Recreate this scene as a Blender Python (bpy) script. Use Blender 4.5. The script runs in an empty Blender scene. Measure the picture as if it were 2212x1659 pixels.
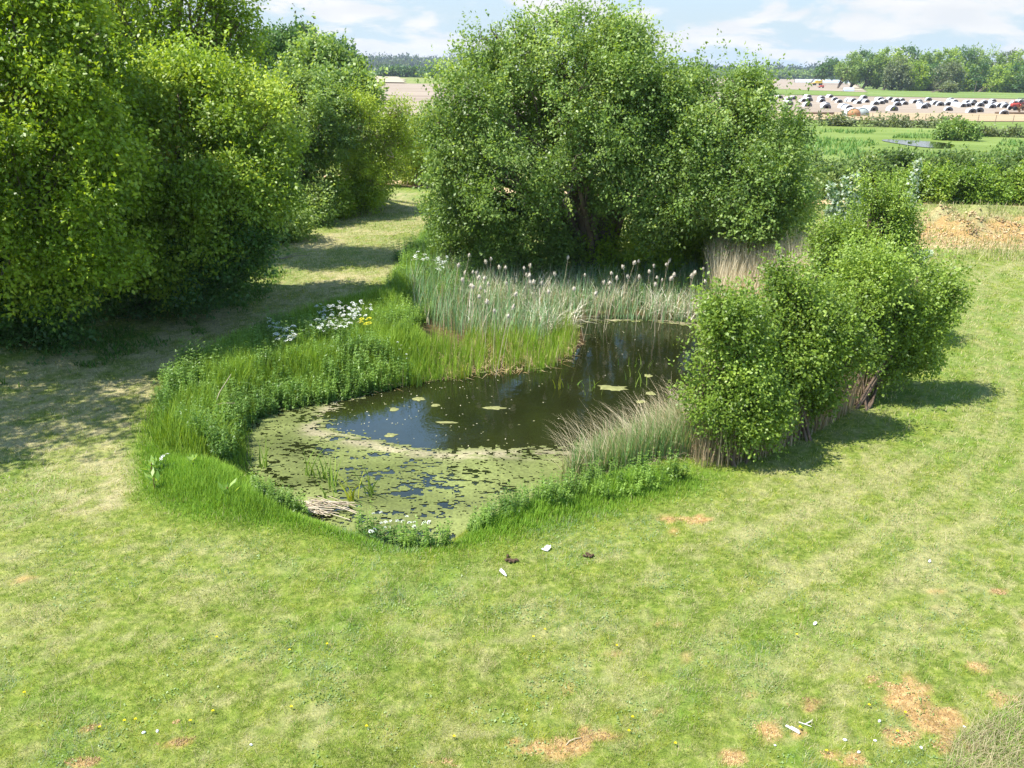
import bpy, math, time
import numpy as np
from mathutils import Vector, Matrix, Euler
T0 = time.time()
R = np.random.default_rng(7)
scene = bpy.context.scene
COL = scene.collection

# ------------------------------------------------------------------ camera
H, PITCH, ROLL, FP = 7.0, 21.4, 1.0, 1736.0      # focal length in pixels of a 2212 wide picture
CX, CY = 1106.0, 829.5
cam_d = bpy.data.cameras.new('camera'); cam = bpy.data.objects.new('camera', cam_d); COL.objects.link(cam)
cam_d.sensor_width = 36.0; cam_d.lens = FP / 2212.0 * 36.0
cam_d.clip_start = 0.1; cam_d.clip_end = 20000
cam.location = (0, 0, H)
RM = Matrix.Rotation(math.radians(90 - PITCH), 3, 'X') @ Matrix.Rotation(math.radians(ROLL), 3, 'Z')
cam.rotation_euler = RM.to_euler()
scene.camera = cam
RN = np.array(RM)

def ray(px, py):
    return RN @ np.array([(px - CX) / FP, -(py - CY) / FP, -1.0])
def G(px, py, z=0.0):                 # point of the ground seen at a place of the photograph
    d = ray(px, py); t = (z - H) / d[2]
    return np.array([d[0] * t, d[1] * t, z])
def P(px, py, Y):                     # point at distance Y
    d = ray(px, py); t = Y / d[1]
    return np.array([d[0] * t, Y, H + d[2] * t])
def px_of(p):
    q = RN.T @ (np.asarray(p, float) - np.array([0, 0, H]))
    return CX + q[0] / -q[2] * FP, CY - q[1] / -q[2] * FP

# ------------------------------------------------------------------ noise and polygons (numpy)
def _h(ix, iy, s):
    n = (ix.astype(np.int64) * 374761393 + iy.astype(np.int64) * 668265263 + s * 1274126177) & 0xffffffff
    n = ((n ^ (n >> 13)) * 1103515245) & 0xffffffff
    n = ((n ^ (n >> 16)) * 2246822519) & 0xffffffff
    return ((n ^ (n >> 15)) & 0xffff) / 65535.0
def vn(x, y, s=0):
    x = np.asarray(x, float); y = np.asarray(y, float)
    x = x + 1000.0; y = y + 1000.0
    ix = np.floor(x); iy = np.floor(y); fx = x - ix; fy = y - iy
    fx = fx * fx * (3 - 2 * fx); fy = fy * fy * (3 - 2 * fy)
    a = _h(ix, iy, s); b = _h(ix + 1, iy, s); c = _h(ix, iy + 1, s); d = _h(ix + 1, iy + 1, s)
    return (a * (1 - fx) + b * fx) * (1 - fy) + (c * (1 - fx) + d * fx) * fy
def fbm(x, y, s=0, o=4):
    v = 0; a = .5; t = 0
    for k in range(o):
        v = v + a * vn(x * 2 ** k + 17.3 * k, y * 2 ** k + 9.1 * k, s + k); t += a; a *= .5
    return v / t
def ss(x, a, b):
    t = np.clip((x - a) / (b - a), 0, 1); return t * t * (3 - 2 * t)
def sdist(x, y, poly):                # signed distance to a polygon, positive inside
    x = np.asarray(x, float); y = np.asarray(y, float)
    d = np.full(x.shape, 1e9); ins = np.zeros(x.shape, bool); n = len(poly)
    for i in range(n):
        ax, ay = poly[i][0], poly[i][1]; bx, by = poly[(i + 1) % n][0], poly[(i + 1) % n][1]
        ex, ey = bx - ax, by - ay
        t = np.clip(((x - ax) * ex + (y - ay) * ey) / (ex * ex + ey * ey + 1e-9), 0, 1)
        d = np.minimum(d, np.hypot(x - ax - ex * t, y - ay - ey * t))
        c = ((ay > y) != (by > y)) & (x < ex * (y - ay) / (ey if abs(ey) > 1e-9 else 1e-9) + ax)
        ins ^= c
    return np.where(ins, d, -d)
def wpoly(pts, z=0.0):
    return [tuple(G(a, b, z)[:2]) for a, b in pts]
WZ = -0.5                              # level of the pond
POND = wpoly([(545, 895), (528, 960), (560, 1030), (610, 1075), (700, 1120), (800, 1150), (880, 1180), (950, 1175), (1010, 1130),
              (1110, 1085), (1220, 1050), (1350, 1000), (1480, 950), (1560, 880), (1590, 800), (1570, 740), (1510, 705), (1400, 692),
              (1290, 690), (1235, 712), (1235, 760), (1180, 800), (1060, 808), (930, 822), (800, 842), (690, 862), (600, 872)], WZ)
OPEN = wpoly([(715, 900), (770, 868), (860, 828), (950, 815), (1060, 803), (1190, 795), (1235, 745), (1255, 700), (1400, 695), (1510, 708), (1530, 800),
              (1490, 878), (1400, 905), (1320, 935), (1200, 968), (1060, 968), (950, 972), (860, 960), (770, 940), (700, 925)], WZ)
MARSH = wpoly([(880, 690), (930, 600), (1000, 572), (1160, 580), (1350, 605), (1500, 585), (1560, 560), (1730, 560), (1750, 650), (1600, 760),
               (1500, 705), (1290, 690), (1240, 730), (1200, 810), (1040, 815), (950, 770)], WZ)
SCARP_Y = 36.5
def hh(x, y):
    x = np.asarray(x, float); y = np.asarray(y, float)
    sd = sdist(x, y, POND)
    z = np.zeros(x.shape)
    z += 0.10 * (fbm(x * .25, y * .25, 5, 3) - .5) * ss(y, 5, 10)
    z += 0.03 * (fbm(x * 1.7, y * 1.7, 9, 3) - .5) * (1 - ss(y, 40, 70))
    bank = ss(-sd, -.15, 1.1)                                  # 1 well outside the pond
    m = sdist(x, y, MARSH)
    bank = bank * (1 - .8 * ss(m, -.6, .5))
    z = z * bank + (WZ - .06) * (1 - bank)
    z = z - 0.6 * ss(sd, 0.1, 1.2)
    # low eroded sand bank on the right
    w = ss(x, 13.5, 18.0)
    s = ss(y + 1.6 * (fbm(x * .5, y * 0, 31, 3) - .5), SCARP_Y, SCARP_Y + 3.2)
    f = 1 - ss(y, 41.5, 46)
    z += w * s * f * .9
    z += w * s * f * (1 - ss(y, SCARP_Y + 3, SCARP_Y + 4.4)) * 1.5 * (fbm(x * 1.5, y * 1.5, 12, 5) - .5)
    # little mound under the trees on the left
    z += .6 * ss(-x - .0 * y, 9, 16) * ss(y, 14, 20) * (1 - ss(y, 60, 90))
    z += -.0 * y
    return z
def at(px, py):                        # ground point under a picture position, on the real relief
    g = G(px, py, 0.0)
    for _ in range(12):
        z = float(hh(g[0:1], g[1:2])[0]); g = G(px, py, z)
    return g

# ------------------------------------------------------------------ mesh helpers
def tag(o, label=None, cat=None, group=None, kind=None):
    if label: o['label'] = label
    if cat: o['category'] = cat
    if group: o['group'] = group
    if kind: o['kind'] = kind
    return o
def empty(name, loc=(0, 0, 0), rz=0):
    o = bpy.data.objects.new(name, None); COL.objects.link(o); o.location = loc; o.rotation_euler = (0, 0, rz)
    o.empty_display_size = .3
    return o
def mesh(name, V, F, mat, parent=None, col=None, smooth=False, loc=None, pcol=None):
    """V (n,3) vertices, F (m,k) faces or a list of such arrays, col (m,3) colour per face"""
    Fs = F if isinstance(F, list) else [F]
    me = bpy.data.meshes.new(name)
    V = np.asarray(V, np.float32)
    me.vertices.add(len(V)); me.vertices.foreach_set('co', V.ravel())
    nl = sum(f.size for f in Fs); nf = sum(len(f) for f in Fs)
    me.loops.add(nl); me.polygons.add(nf)
    me.loops.foreach_set('vertex_index', np.concatenate([f.ravel() for f in Fs]).astype(np.int32))
    st = []; a = 0
    for f in Fs:
        st.append(a + np.arange(len(f)) * f.shape[1]); a += f.size
    me.polygons.foreach_set('loop_start', np.concatenate(st).astype(np.int32))
    if smooth: me.polygons.foreach_set('use_smooth', np.ones(nf, bool))
    if col is not None:
        c = np.ones((nf, 4), np.float32); c[:, :3] = col
        at_ = me.attributes.new('col', 'FLOAT_COLOR', 'FACE'); at_.data.foreach_set('color', c.ravel())
    if pcol is not None:
        for nm, arr in pcol.items():
            c = np.ones((len(V), 4), np.float32); c[:, :3] = arr
            a_ = me.attributes.new(nm, 'FLOAT_COLOR', 'POINT'); a_.data.foreach_set('color', c.ravel())
    me.update(calc_edges=True)
    me.materials.append(mat)
    o = bpy.data.objects.new(name, me); COL.objects.link(o)
    if loc is not None: o.location = loc
    if parent is not None: o.parent = parent
    return o
def unit(v):
    return v / np.maximum(np.linalg.norm(v, axis=-1, keepdims=True), 1e-9)
def rdir(n, rng=R):
    return unit(rng.normal(size=(n, 3)))
def leaves(p, d, n, l, w, fold=.12):
    """one folded four-cornered leaf per row"""
    s = unit(np.cross(d, n)); l = l[:, None]; w = w[:, None]
    mid = p + d * l * .45
    a = mid + s * w * .5 + n * w * fold; b = mid - s * w * .5 + n * w * fold
    V = np.stack([p, a, p + d * l, b], 1).reshape(-1, 3)
    F = np.arange(len(p) * 4).reshape(-1, 4)
    return V, F
def blades(p, h, w, az, bend, droop=0.0, segs=3, tw=None):
    """grass blades or stems as narrow ribbons: p base, az heading of the lean, bend 0..1 how far it leans"""
    n = len(p); ld = np.stack([np.cos(az), np.sin(az), np.zeros(n)], 1)
    fa = az + np.pi / 2 if tw is None else tw
    sd = np.stack([np.cos(fa), np.sin(fa), np.zeros(n)], 1)
    rows = []
    for k in range(segs + 1):
        t = k / segs
        hz = h * (t - (bend ** 2) * .35 * t * t - droop * t ** 3)
        c = p + ld * (h * bend * t ** 1.8)[:, None] + np.array([0, 0, 1.]) * hz[:, None]
        ww = (w * (1 - .92 * t ** 1.6) * .5)[:, None]
        rows += [c - sd * ww, c + sd * ww]
    V = np.stack(rows, 1)                       # n, 2(segs+1), 3
    base = np.arange(n)[:, None] * (2 * (segs + 1))
    F = np.concatenate([base + np.array([2 * k, 2 * k + 1, 2 * k + 3, 2 * k + 2]) for k in range(segs)], 1).reshape(-1, 4)
    return V.reshape(-1, 3), F
def rep(c, k):
    return np.repeat(c, k, axis=0)
class Acc:                              # gathers pieces of one mesh
    def __init__(s): s.V = []; s.F = {}; s.C = {}; s.n = 0
    def add(s, V, F, C=None):
        k = F.shape[1]
        s.V.append(V); s.F.setdefault(k, []).append(F + s.n); s.n += len(V)
        s.C.setdefault(k, []).append(np.broadcast_to(np.asarray(C if C is not None else (.5, .5, .5), float), (len(F), 3)))
    def build(s, name, mat, parent=None, **kw):
        ks = sorted(s.F)
        return mesh(name, np.concatenate(s.V), [np.concatenate(s.F[k]) for k in ks], mat, parent,
                    col=np.concatenate([np.concatenate(s.C[k]) for k in ks]), **kw)
def tube(acc, pts, rad, sides=6, C=(.2, .15, .1), cap=True):
    pts = np.asarray(pts, float); n = len(pts); rad = np.broadcast_to(np.asarray(rad, float), (n,))
    tg = unit(np.gradient(pts, axis=0)); up = np.array([.31, .22, .93])
    a = unit(np.cross(tg, up) + 1e-6); b = np.cross(tg, a)
    an = np.arange(sides) / sides * 2 * np.pi
    V = pts[:, None] + rad[:, None, None] * (np.cos(an)[None, :, None] * a[:, None] + np.sin(an)[None, :, None] * b[:, None])
    i = np.arange(n - 1)[:, None] * sides; j = np.arange(sides)[None]; j2 = (j + 1) % sides
    F = np.stack([i + j, i + j2, i + sides + j2, i + sides + j], -1).reshape(-1, 4)
    acc.add(V.reshape(-1, 3), F, C)
    if cap: acc.add(V[-1], np.arange(sides)[None], C); acc.add(V[0], np.arange(sides)[None, ::-1], C)
def box(acc, c, s, C=(.5, .5, .5), rz=0.0, bevel=0.0):
    c = np.asarray(c, float); hx, hy, hz = np.asarray(s, float) / 2
    b = min(bevel, hx * .9, hy * .9, hz * .9)
    co, si = math.cos(rz), math.sin(rz)
    if b <= 0:
        v = np.array([[x, y, z] for z in (-hz, hz) for x, y in ((-hx, -hy), (hx, -hy), (hx, hy), (-hx, hy))])
        F = np.array([[3, 2, 1, 0], [4, 5, 6, 7], [0, 1, 5, 4], [1, 2, 6, 5], [2, 3, 7, 6], [3, 0, 4, 7]])
    else:
        rows = []
        for z, k in ((-hz, b), (-hz + b, 0), (hz - b, 0), (hz, b)):
            x, y = hx - k, hy - k; q = b * .7
            rows.append([(-x + q, -y, z), (x - q, -y, z), (x, -y + q, z), (x, y - q, z), (x - q, y, z), (-x + q, y, z), (-x, y - q, z), (-x, -y + q, z)])
        v = np.array(rows).reshape(-1, 3)
        F = np.array([[r * 8 + j, r * 8 + (j + 1) % 8, r * 8 + 8 + (j + 1) % 8, r * 8 + 8 + j] for r in range(3) for j in range(8)])
    v = np.stack([v[:, 0] * co - v[:, 1] * si, v[:, 0] * si + v[:, 1] * co, v[:, 2]], 1) + c
    if b > 0:
        n = acc.n; acc.add(v, F, C)
        acc.F.setdefault(8, []).append(np.array([[7, 6, 5, 4, 3, 2, 1, 0], [24, 25, 26, 27, 28, 29, 30, 31]]) + n)
        acc.C.setdefault(8, []).append(np.broadcast_to(np.asarray(C, float), (2, 3)))
    else: acc.add(v, F, C)
ORD = ['leftmost', 'second', 'third', 'fourth', 'fifth', 'sixth', 'seventh', 'eighth', 'ninth', 'tenth', 'eleventh', 'twelfth', 'thirteenth',
       'fourteenth', 'fifteenth', 'sixteenth', 'seventeenth', 'eighteenth', 'nineteenth', 'twentieth']
def nth(i):
    return 'leftmost' if i == 0 else (ORD[i] if i < 20 else '%d%s' % (i + 1, {1: 'st', 2: 'nd', 3: 'rd'}.get((i + 1) % 10, 'th'))) + ' from the left'

# ------------------------------------------------------------------ materials
def nodes(m):
    m.use_nodes = True; nt = m.node_tree; nt.nodes.clear()
    out = nt.nodes.new('ShaderNodeOutputMaterial')
    return nt, out
def N(nt, t, **kw):
    n = nt.nodes.new(t)
    for k, v in kw.items():
        if k.startswith('i_'): n.inputs[k[2:].replace('_', ' ')].default_value = v
        else: setattr(n, k, v)
    return n
def veg_mat(name, trans=.45, rough=.45, spec=.45, attr='col', var=.12):
    m = bpy.data.materials.new(name); nt, out = nodes(m); L = nt.links.new
    a = N(nt, 'ShaderNodeAttribute', attribute_name=attr)
    tc = N(nt, 'ShaderNodeTexCoord'); nz = N(nt, 'ShaderNodeTexNoise'); nz.inputs['Scale'].default_value = 1.1; nz.inputs['Detail'].default_value = 3
    L(tc.outputs['Object'], nz.inputs['Vector'])
    mr = N(nt, 'ShaderNodeMapRange'); mr.inputs[1].default_value = .3; mr.inputs[2].default_value = .7
    mr.inputs[3].default_value = 1 - var; mr.inputs[4].default_value = 1 + var
    L(nz.outputs[0], mr.inputs[0])
    hs = N(nt, 'ShaderNodeHueSaturation'); L(a.outputs['Color'], hs.inputs['Color']); L(mr.outputs[0], hs.inputs['Value'])
    b = N(nt, 'ShaderNodeBsdfPrincipled'); b.inputs['Roughness'].default_value = rough; b.inputs['Specular IOR Level'].default_value = spec
    L(hs.outputs[0], b.inputs['Base Color'])
    if trans > 0:
        t = N(nt, 'ShaderNodeBsdfTranslucent')
        mx = N(nt, 'ShaderNodeMixRGB', blend_type='MULTIPLY'); mx.inputs[0].default_value = 1
        L(hs.outputs[0], mx.inputs[1]); mx.inputs[2].default_value = (1.35, 1.25, .5, 1)
        L(mx.outputs[0], t.inputs['Color'])
        mix = N(nt, 'ShaderNodeMixShader'); mix.inputs[0].default_value = trans
        L(b.outputs[0], mix.inputs[1]); L(t.outputs[0], mix.inputs[2]); L(mix.outputs[0], out.inputs['Surface'])
    else: L(b.outputs[0], out.inputs['Surface'])
    return m
M_leaf = veg_mat('leaf'); M_grass = veg_mat('grass_blade', trans=.3, rough=.6, spec=.2)
M_dry = veg_mat('dry_stem', trans=.15, rough=.8, spec=.1)
M_bark = veg_mat('bark', trans=0, rough=.9, spec=.1, var=.4)
M_flower = veg_mat('petal', trans=.2, rough=.7, spec=.1, var=.03)
def paint(name, c, rough=.5, metal=0.0, var=.1, scale=6.0, bump=0.0):
    m = bpy.data.materials.new(name); nt, out = nodes(m); L = nt.links.new
    tc = N(nt, 'ShaderNodeTexCoord'); nz = N(nt, 'ShaderNodeTexNoise'); nz.inputs['Scale'].default_value = scale; nz.inputs['Detail'].default_value = 6
    L(tc.outputs['Object'], nz.inputs['Vector'])
    cr = N(nt, 'ShaderNodeValToRGB'); cr.color_ramp.elements[0].position = .3; cr.color_ramp.elements[1].position = .7
    cr.color_ramp.elements[0].color = tuple(x * (1 - var) for x in c) + (1,); cr.color_ramp.elements[1].color = tuple(min(1, x * (1 + var)) for x in c) + (1,)
    L(nz.outputs[0], cr.inputs[0])
    b = N(nt, 'ShaderNodeBsdfPrincipled'); b.inputs['Roughness'].default_value = rough; b.inputs['Metallic'].default_value = metal
    L(cr.outputs[0], b.inputs['Base Color']); L(b.outputs[0], out.inputs['Surface'])
    if bump:
        bp = N(nt, 'ShaderNodeBump'); bp.inputs['Strength'].default_value = bump; L(nz.outputs[0], bp.inputs['Height']); L(bp.outputs[0], b.inputs['Normal'])
    return m

# ------------------------------------------------------------------ what covers the ground where
PATHP = wpoly([(-400, 760), (0, 800), (300, 725), (500, 640), (560, 560), (660, 500), (800, 450), (850, 410), (950, 415), (940, 470), (905, 540),
               (860, 600), (830, 640), (740, 655), (600, 700), (450, 765), (385, 800), (330, 900), (300, 950), (315, 1060), (260, 1100), (0, 1170), (-400, 1200)])
BANKP = wpoly([(385, 800), (450, 765), (600, 700), (740, 655), (830, 640), (880, 560), (925, 500), (960, 520), (1000, 572), (930, 600), (880, 690),
               (950, 790), (800, 842), (690, 862), (600, 872), (545, 895), (528, 960), (560, 1030), (700, 1110), (800, 1145), (890, 1180), (950, 1175), (1010, 1125),
               (1220, 1050), (1350, 1010), (1480, 1000), (1560, 1020), (1500, 1050), (1400, 1080), (1250, 1120), (1100, 1160), (950, 1185), (800, 1170),
               (600, 1130), (420, 1120), (320, 1070), (300, 960), (330, 900)])
SOILS = [(1950, 1490, 75, 40, 1.3), (2010, 1545, 60, 45, 1.3), (1900, 1465, 40, 18, 1.), (1190, 1612, 110, 28, 1.2), (1270, 1590, 60, 16, 1.0), (1810, 1635, 75, 18, 1.2), (2115, 1450, 25, 30, .9),
         (1690, 1575, 60, 22, .8), (1490, 1122, 60, 10, .9), (2158, 1278, 16, 9, 1.1), (185, 1645, 50, 14, 1.), (385, 1598, 40, 14, .9), (395, 1560, 30, 10, .8), (215, 1570, 30, 12, .75),
         (1575, 1635, 45, 18, .9), (960, 1648, 50, 14, .9), (1960, 1590, 50, 25, .9), (2060, 1610, 60, 20, .9), (1330, 1470, 20, 8, .5), (2170, 1520, 40, 26, .8),
         (2040, 1400, 30, 10, .5), (1740, 1520, 40, 20, .7), (80, 1570, 30, 12, .6), (620, 1560, 24, 8, .6), (1450, 1140, 50, 14, .6), (40, 1250, 40, 15, .4)]
SW = []
for a, b, ra, rb, k in SOILS:
    c = G(a, b); e = G(a + ra, b); f = G(a, b - rb)
    SW.append((c[0], c[1], abs(e[0] - c[0]), abs(f[1] - c[1]), k))
TRACKS = [[(2212, 560), (2120, 600), (2110, 680), (2160, 780), (2180, 860), (2150, 960), (2060, 1050), (1900, 1150), (1700, 1260), (1500, 1400)],
          [(2250, 620), (2200, 700), (2230, 800), (2245, 900), (2215, 1010), (2130, 1110), (1980, 1220), (1800, 1340), (1600, 1500)],
          [(2040, 560), (2070, 650), (2120, 740), (2125, 850), (2080, 930), (1960, 1010), (1800, 1080), (1600, 1160)]]
TW = [[G(a, b)[:2] for a, b in t] for t in TRACKS]
def track(x, y):
    d = np.full(np.shape(x), 1e9)
    for t in TW:
        for i in range(len(t) - 1):
            ex, ey = t[i + 1] - t[i]
            q = np.clip(((x - t[i][0]) * ex + (y - t[i][1]) * ey) / (ex * ex + ey * ey), 0, 1)
            d = np.minimum(d, np.hypot(x - t[i][0] - ex * q, y - t[i][1] - ey * q))
    return 1 - ss(d, .08, .30)
def cover(x, y):
    """soil, dry, lush, mud in 0..1 at points of the ground"""
    n1 = fbm(x * .9, y * .9, 40, 4); n2 = fbm(x * 3.1, y * 3.1, 50, 4); n3 = fbm(x * .33, y * .33, 60, 3)
    s = np.zeros(np.shape(x))
    for cx, cy, rx, ry, k in SW:
        q = np.hypot((x - cx) / rx, (y - cy) / ry)
        s = np.maximum(s, k * (1 - ss(q, .35, 1.5)))
    s = ss(s + (n2 - .5) * 2.0 + (n1 - .5) * .8 + (fbm(x * 9, y * 9, 52, 3) - .5) * 1.8, .55, 1.0) * (s > .02)
    nr = (x > 0) & (y < 14)
    s = np.maximum(s, ss(n2 + (n1 - .5) * .5, .76, .84) * .6 * nr * (y < 10))
    p = sdist(x, y, PATHP); b = sdist(x, y, BANKP)
    path = ss(p + (n2 - .5) * .8, -.3, .5)
    tan = ss(n1 * .35 + n2 * .35 + fbm(x * 7, y * 7, 53, 2) * .3, .40, .58)
    dry = path * (.12 + .78 * tan)
    dry = np.maximum(dry, .5 * ss(n1 * .3 + n2 * .3 + fbm(x * 8, y * 8, 51, 2) * .4, .42, .66) * (1 - ss(b, -1.0, -.2)))
    dry = np.maximum(dry, track(x, y) * (.15 + .55 * n2))
    lush = np.maximum(ss(b, -.5, .2) * (.55 + .45 * n2), .6 * ss(n3, .5, .66) * ss(n2, .35, .6))
    dry = dry * (1 - .85 * ss(b, -.4, .2))
    sc = ss(x, 12.5, 17) * ss(y, SCARP_Y - 3.2, SCARP_Y - .2) * (1 - ss(y, 44, 50))
    s = np.maximum(s, sc * ss(n2 * .6 + n1 * .4 + .22 * (1 - ss(np.abs(y - SCARP_Y - 1.0), .6, 2.6)), .56, .74))
    dry = np.maximum(dry, sc * .8 * (1 - ss(y, SCARP_Y + 2.5, SCARP_Y + 3.6) * .65))
    mud = ss(sdist(x, y, MARSH), -.4, .3) + ss(sdist(x, y, POND), -.35, .1)
    return s, dry, lush, np.clip(mud, 0, 1)

def grid_axis(segs):
    out = [segs[0][0]]
    for a, b, st in segs:
        n = max(1, int(round((b - a) / st))); out += list(a + (b - a) * (np.arange(n) + 1) / n)
    return np.array(out)
gx = grid_axis([(-9000, -2000, 1000), (-2000, -300, 170), (-300, -60, 12), (-60, -26, 2), (-26, -15, .5), (-15, 20, .13), (20, 28, .5), (28, 60, 2), (60, 300, 12), (300, 2000, 170), (2000, 9000, 1000)])
gy = grid_axis([(-200, -20, 30), (-20, 4, 2), (4, 20, .10), (20, 42, .2), (42, 60, .6), (60, 140, 5), (140, 400, 20), (400, 2000, 160), (2000, 14000, 1000)])
X, Y = np.meshgrid(gx, gy); xf, yf = X.ravel(), Y.ravel()
Z = hh(xf, yf)
so, dr, lu, mu = cover(xf, yf)
nx, ny = len(gx), len(gy)
i = (np.arange(ny - 1)[:, None] * nx + np.arange(nx - 1)[None]).ravel()
GF = np.stack([i, i + 1, i + nx + 1, i + nx], 1)

m = bpy.data.materials.new('turf_and_sand'); nt, out = nodes(m); L = nt.links.new
a = N(nt, 'ShaderNodeAttribute', attribute_name='mask'); sp = N(nt, 'ShaderNodeSeparateColor'); L(a.outputs['Color'], sp.inputs[0])
a2 = N(nt, 'ShaderNodeAttribute', attribute_name='mud'); sp2 = N(nt, 'ShaderNodeSeparateColor'); L(a2.outputs['Color'], sp2.inputs[0])
tc = N(nt, 'ShaderNodeTexCoord')
def noise(sc, det=6, dist=0.0, rough=.6):
    n = N(nt, 'ShaderNodeTexNoise'); n.inputs['Scale'].default_value = sc; n.inputs['Detail'].default_value = det
    n.inputs['Roughness'].default_value = rough; n.inputs['Distortion'].default_value = dist
    L(tc.outputs['Object'], n.inputs['Vector']); return n.outputs[0]
def ramp(f, *st):
    c = N(nt, 'ShaderNodeValToRGB'); e = c.color_ramp.elements
    while len(e) < len(st): e.new(.5)
    for k, (p, q) in enumerate(st): e[k].position = p; e[k].color = tuple(q) + (1,)
    L(f, c.inputs[0]); return c.outputs[0]
def mixc(f, a_, b_, t='MIX'):
    n = N(nt, 'ShaderNodeMixRGB', blend_type=t)
    for k, v in ((0, f), (1, a_), (2, b_)):
        if hasattr(v, 'links'): L(v, n.inputs[k])
        else: n.inputs[k].default_value = v if k == 0 else tuple(v) + (1,)
    return n.outputs[0]
green = ramp(noise(9), (.3, (.085, .13, .017)), (.5, (.16, .21, .034)), (.68, (.26, .28, .075)))
fine = noise(38, 4)
dryc = ramp(fine, (.3, (.24, .20, .095)), (.5, (.38, .33, .17)), (.7, (.5, .45, .26)))
lushc = ramp(noise(14), (.3, (.07, .14, .014)), (.7, (.15, .25, .03)))
soilc = ramp(noise(16, 8), (.3, (.25, .145, .055)), (.5, (.39, .245, .095)), (.72, (.52, .38, .18)))
mudc = ramp(noise(7), (.3, (.045, .035, .018)), (.7, (.15, .10, .045)))
c = mixc(sp.outputs[1], green, dryc); c = mixc(sp.outputs[2], c, lushc); c = mixc(sp.outputs[0], c, soilc); c = mixc(sp2.outputs[0], c, mudc)
tf = ramp(noise(5.5, 9, .6, .78), (.34, (.62, .64, .60)), (.5, (1, 1, 1)), (.66, (1.32, 1.28, 1.2)))
c = mixc(1.0, c, tf, 'MULTIPLY')
b = N(nt, 'ShaderNodeBsdfPrincipled'); b.inputs['Roughness'].default_value = .95; b.inputs['Specular IOR Level'].default_value = .1
L(c, b.inputs['Base Color'])
bp = N(nt, 'ShaderNodeBump'); bp.inputs['Strength'].default_value = .6; bp.inputs['Distance'].default_value = .06; L(fine, bp.inputs['Height']); L(bp.outputs[0], b.inputs['Normal'])
L(b.outputs[0], out.inputs['Surface']); M_ground = m
ground = mesh('ground', np.stack([xf, yf, Z], 1), GF, M_ground, smooth=True,
              pcol={'mask': np.stack([so, dr, lu], 1), 'mud': np.stack([mu, mu, mu], 1)})
tag(ground, 'mown grassy ground with sandy bare patches around the pond', kind='structure')

def sheet_mat(name, *st, scale=.2, stretch=(1, 1, 1), rough=.95, det=8):
    global nt, tc, L
    m = bpy.data.materials.new(name); nt, out = nodes(m); L = nt.links.new
    tc0 = N(nt, 'ShaderNodeTexCoord'); mp = N(nt, 'ShaderNodeMapping'); mp.inputs['Scale'].default_value = stretch
    L(tc0.outputs['Object'], mp.inputs[0])
    n = N(nt, 'ShaderNodeTexNoise'); n.inputs['Scale'].default_value = scale; n.inputs['Detail'].default_value = det; n.inputs['Roughness'].default_value = .65
    L(mp.outputs[0], n.inputs['Vector'])
    c = ramp(n.outputs[0], *st)
    b = N(nt, 'ShaderNodeBsdfPrincipled'); b.inputs['Roughness'].default_value = rough; b.inputs['Specular IOR Level'].default_value = .1
    L(c, b.inputs['Base Color']); L(b.outputs[0], out.inputs['Surface']); return m
def sheet(name, pts, z, mat, label, wob=0.0, sub=24):
    """a flat field laid just above the ground, its outline given by corner points (x, y)"""
    pts = [np.asarray(p, float)[:2] for p in pts]; o = []
    for k in range(len(pts)):
        a_, b_ = pts[k], pts[(k + 1) % len(pts)]
        for q in range(sub):
            t = q / sub; p = a_ * (1 - t) + b_ * t; d = b_ - a_; nn = np.array([-d[1], d[0]]) / (np.hypot(*d) + 1e-9)
            o.append(p + nn * wob * (float(vn(np.array([p[0] * .35 / max(wob, .1)]), np.array([p[1] * .35 / max(wob, .1)]), 5)[0]) - .5) * 2)
    V = np.array([[p[0], p[1], z] for p in o])
    ob = mesh(name, V, np.arange(len(V))[None], mat); tag(ob, label, kind='structure'); return ob
def gg(*p): return [G(a, b)[:2] for a, b in p]
S_field = sheet_mat('ploughed_soil', (.3, (.235, .18, .13)), (.5, (.30, .24, .175)), (.7, (.36, .295, .22)), scale=.09, stretch=(.25, 1, 1))
S_pale = sheet_mat('pale_stubble', (.3, (.34, .27, .17)), (.7, (.44, .38, .27)), scale=.05, stretch=(.2, 1, 1))
S_orange = sheet_mat('sandy_strip', (.3, (.32, .23, .125)), (.7, (.41, .32, .19)), scale=.2, stretch=(.2, 1, 1))
S_mead = sheet_mat('meadow_grass', (.3, (.10, .155, .03)), (.5, (.15, .205, .042)), (.7, (.21, .27, .075)), scale=.12, stretch=(.35, 1, 1))
S_rough = sheet_mat('rough_grass', (.3, (.09, .15, .03)), (.5, (.15, .21, .05)), (.7, (.24, .28, .09)), scale=.08, stretch=(.4, 1, 1))
S_road = sheet_mat('sandy_road', (.3, (.44, .27, .13)), (.5, (.56, .38, .2)), (.7, (.66, .5, .3)), scale=1.1)
sheet('meadow', gg((1000, 372), (2600, 372), (2600, 262), (1000, 250)), .10, S_mead, 'bright green wet meadow beyond the hedge', 1.0)
sheet('field', gg((700, 250), (1300, 250), (2800, 272), (2800, 212), (2212, 212), (1580, 193), (700, 178)), .15, S_field, 'pale ploughed field with pig arks', 1.2)
sheet('sandy_strip', gg((1500, 259), (2800, 270), (2800, 252), (1500, 243)), .20, S_orange, 'orange sandy headland of the pig field', .6)
sheet('grass_bank', gg((1560, 204), (1850, 209), (2800, 226), (2800, 181), (1820, 165), (1850, 185), (1870, 199), (1560, 188)), .25, S_rough, 'rough green bank below the wood', 3.0)
sheet('grass_strip', gg((1500, 199), (1870, 210), (1870, 199), (1660, 192), (1560, 187)), .3, S_mead, 'green strip by the farm machinery', 1.5)
sheet('upper_field', gg((1400, 187), (1560, 187), (1660, 193), (1870, 201), (1850, 186), (1835, 166), (1400, 159)), .35, S_field, 'bare upper field behind the pig field', 3.)
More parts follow.
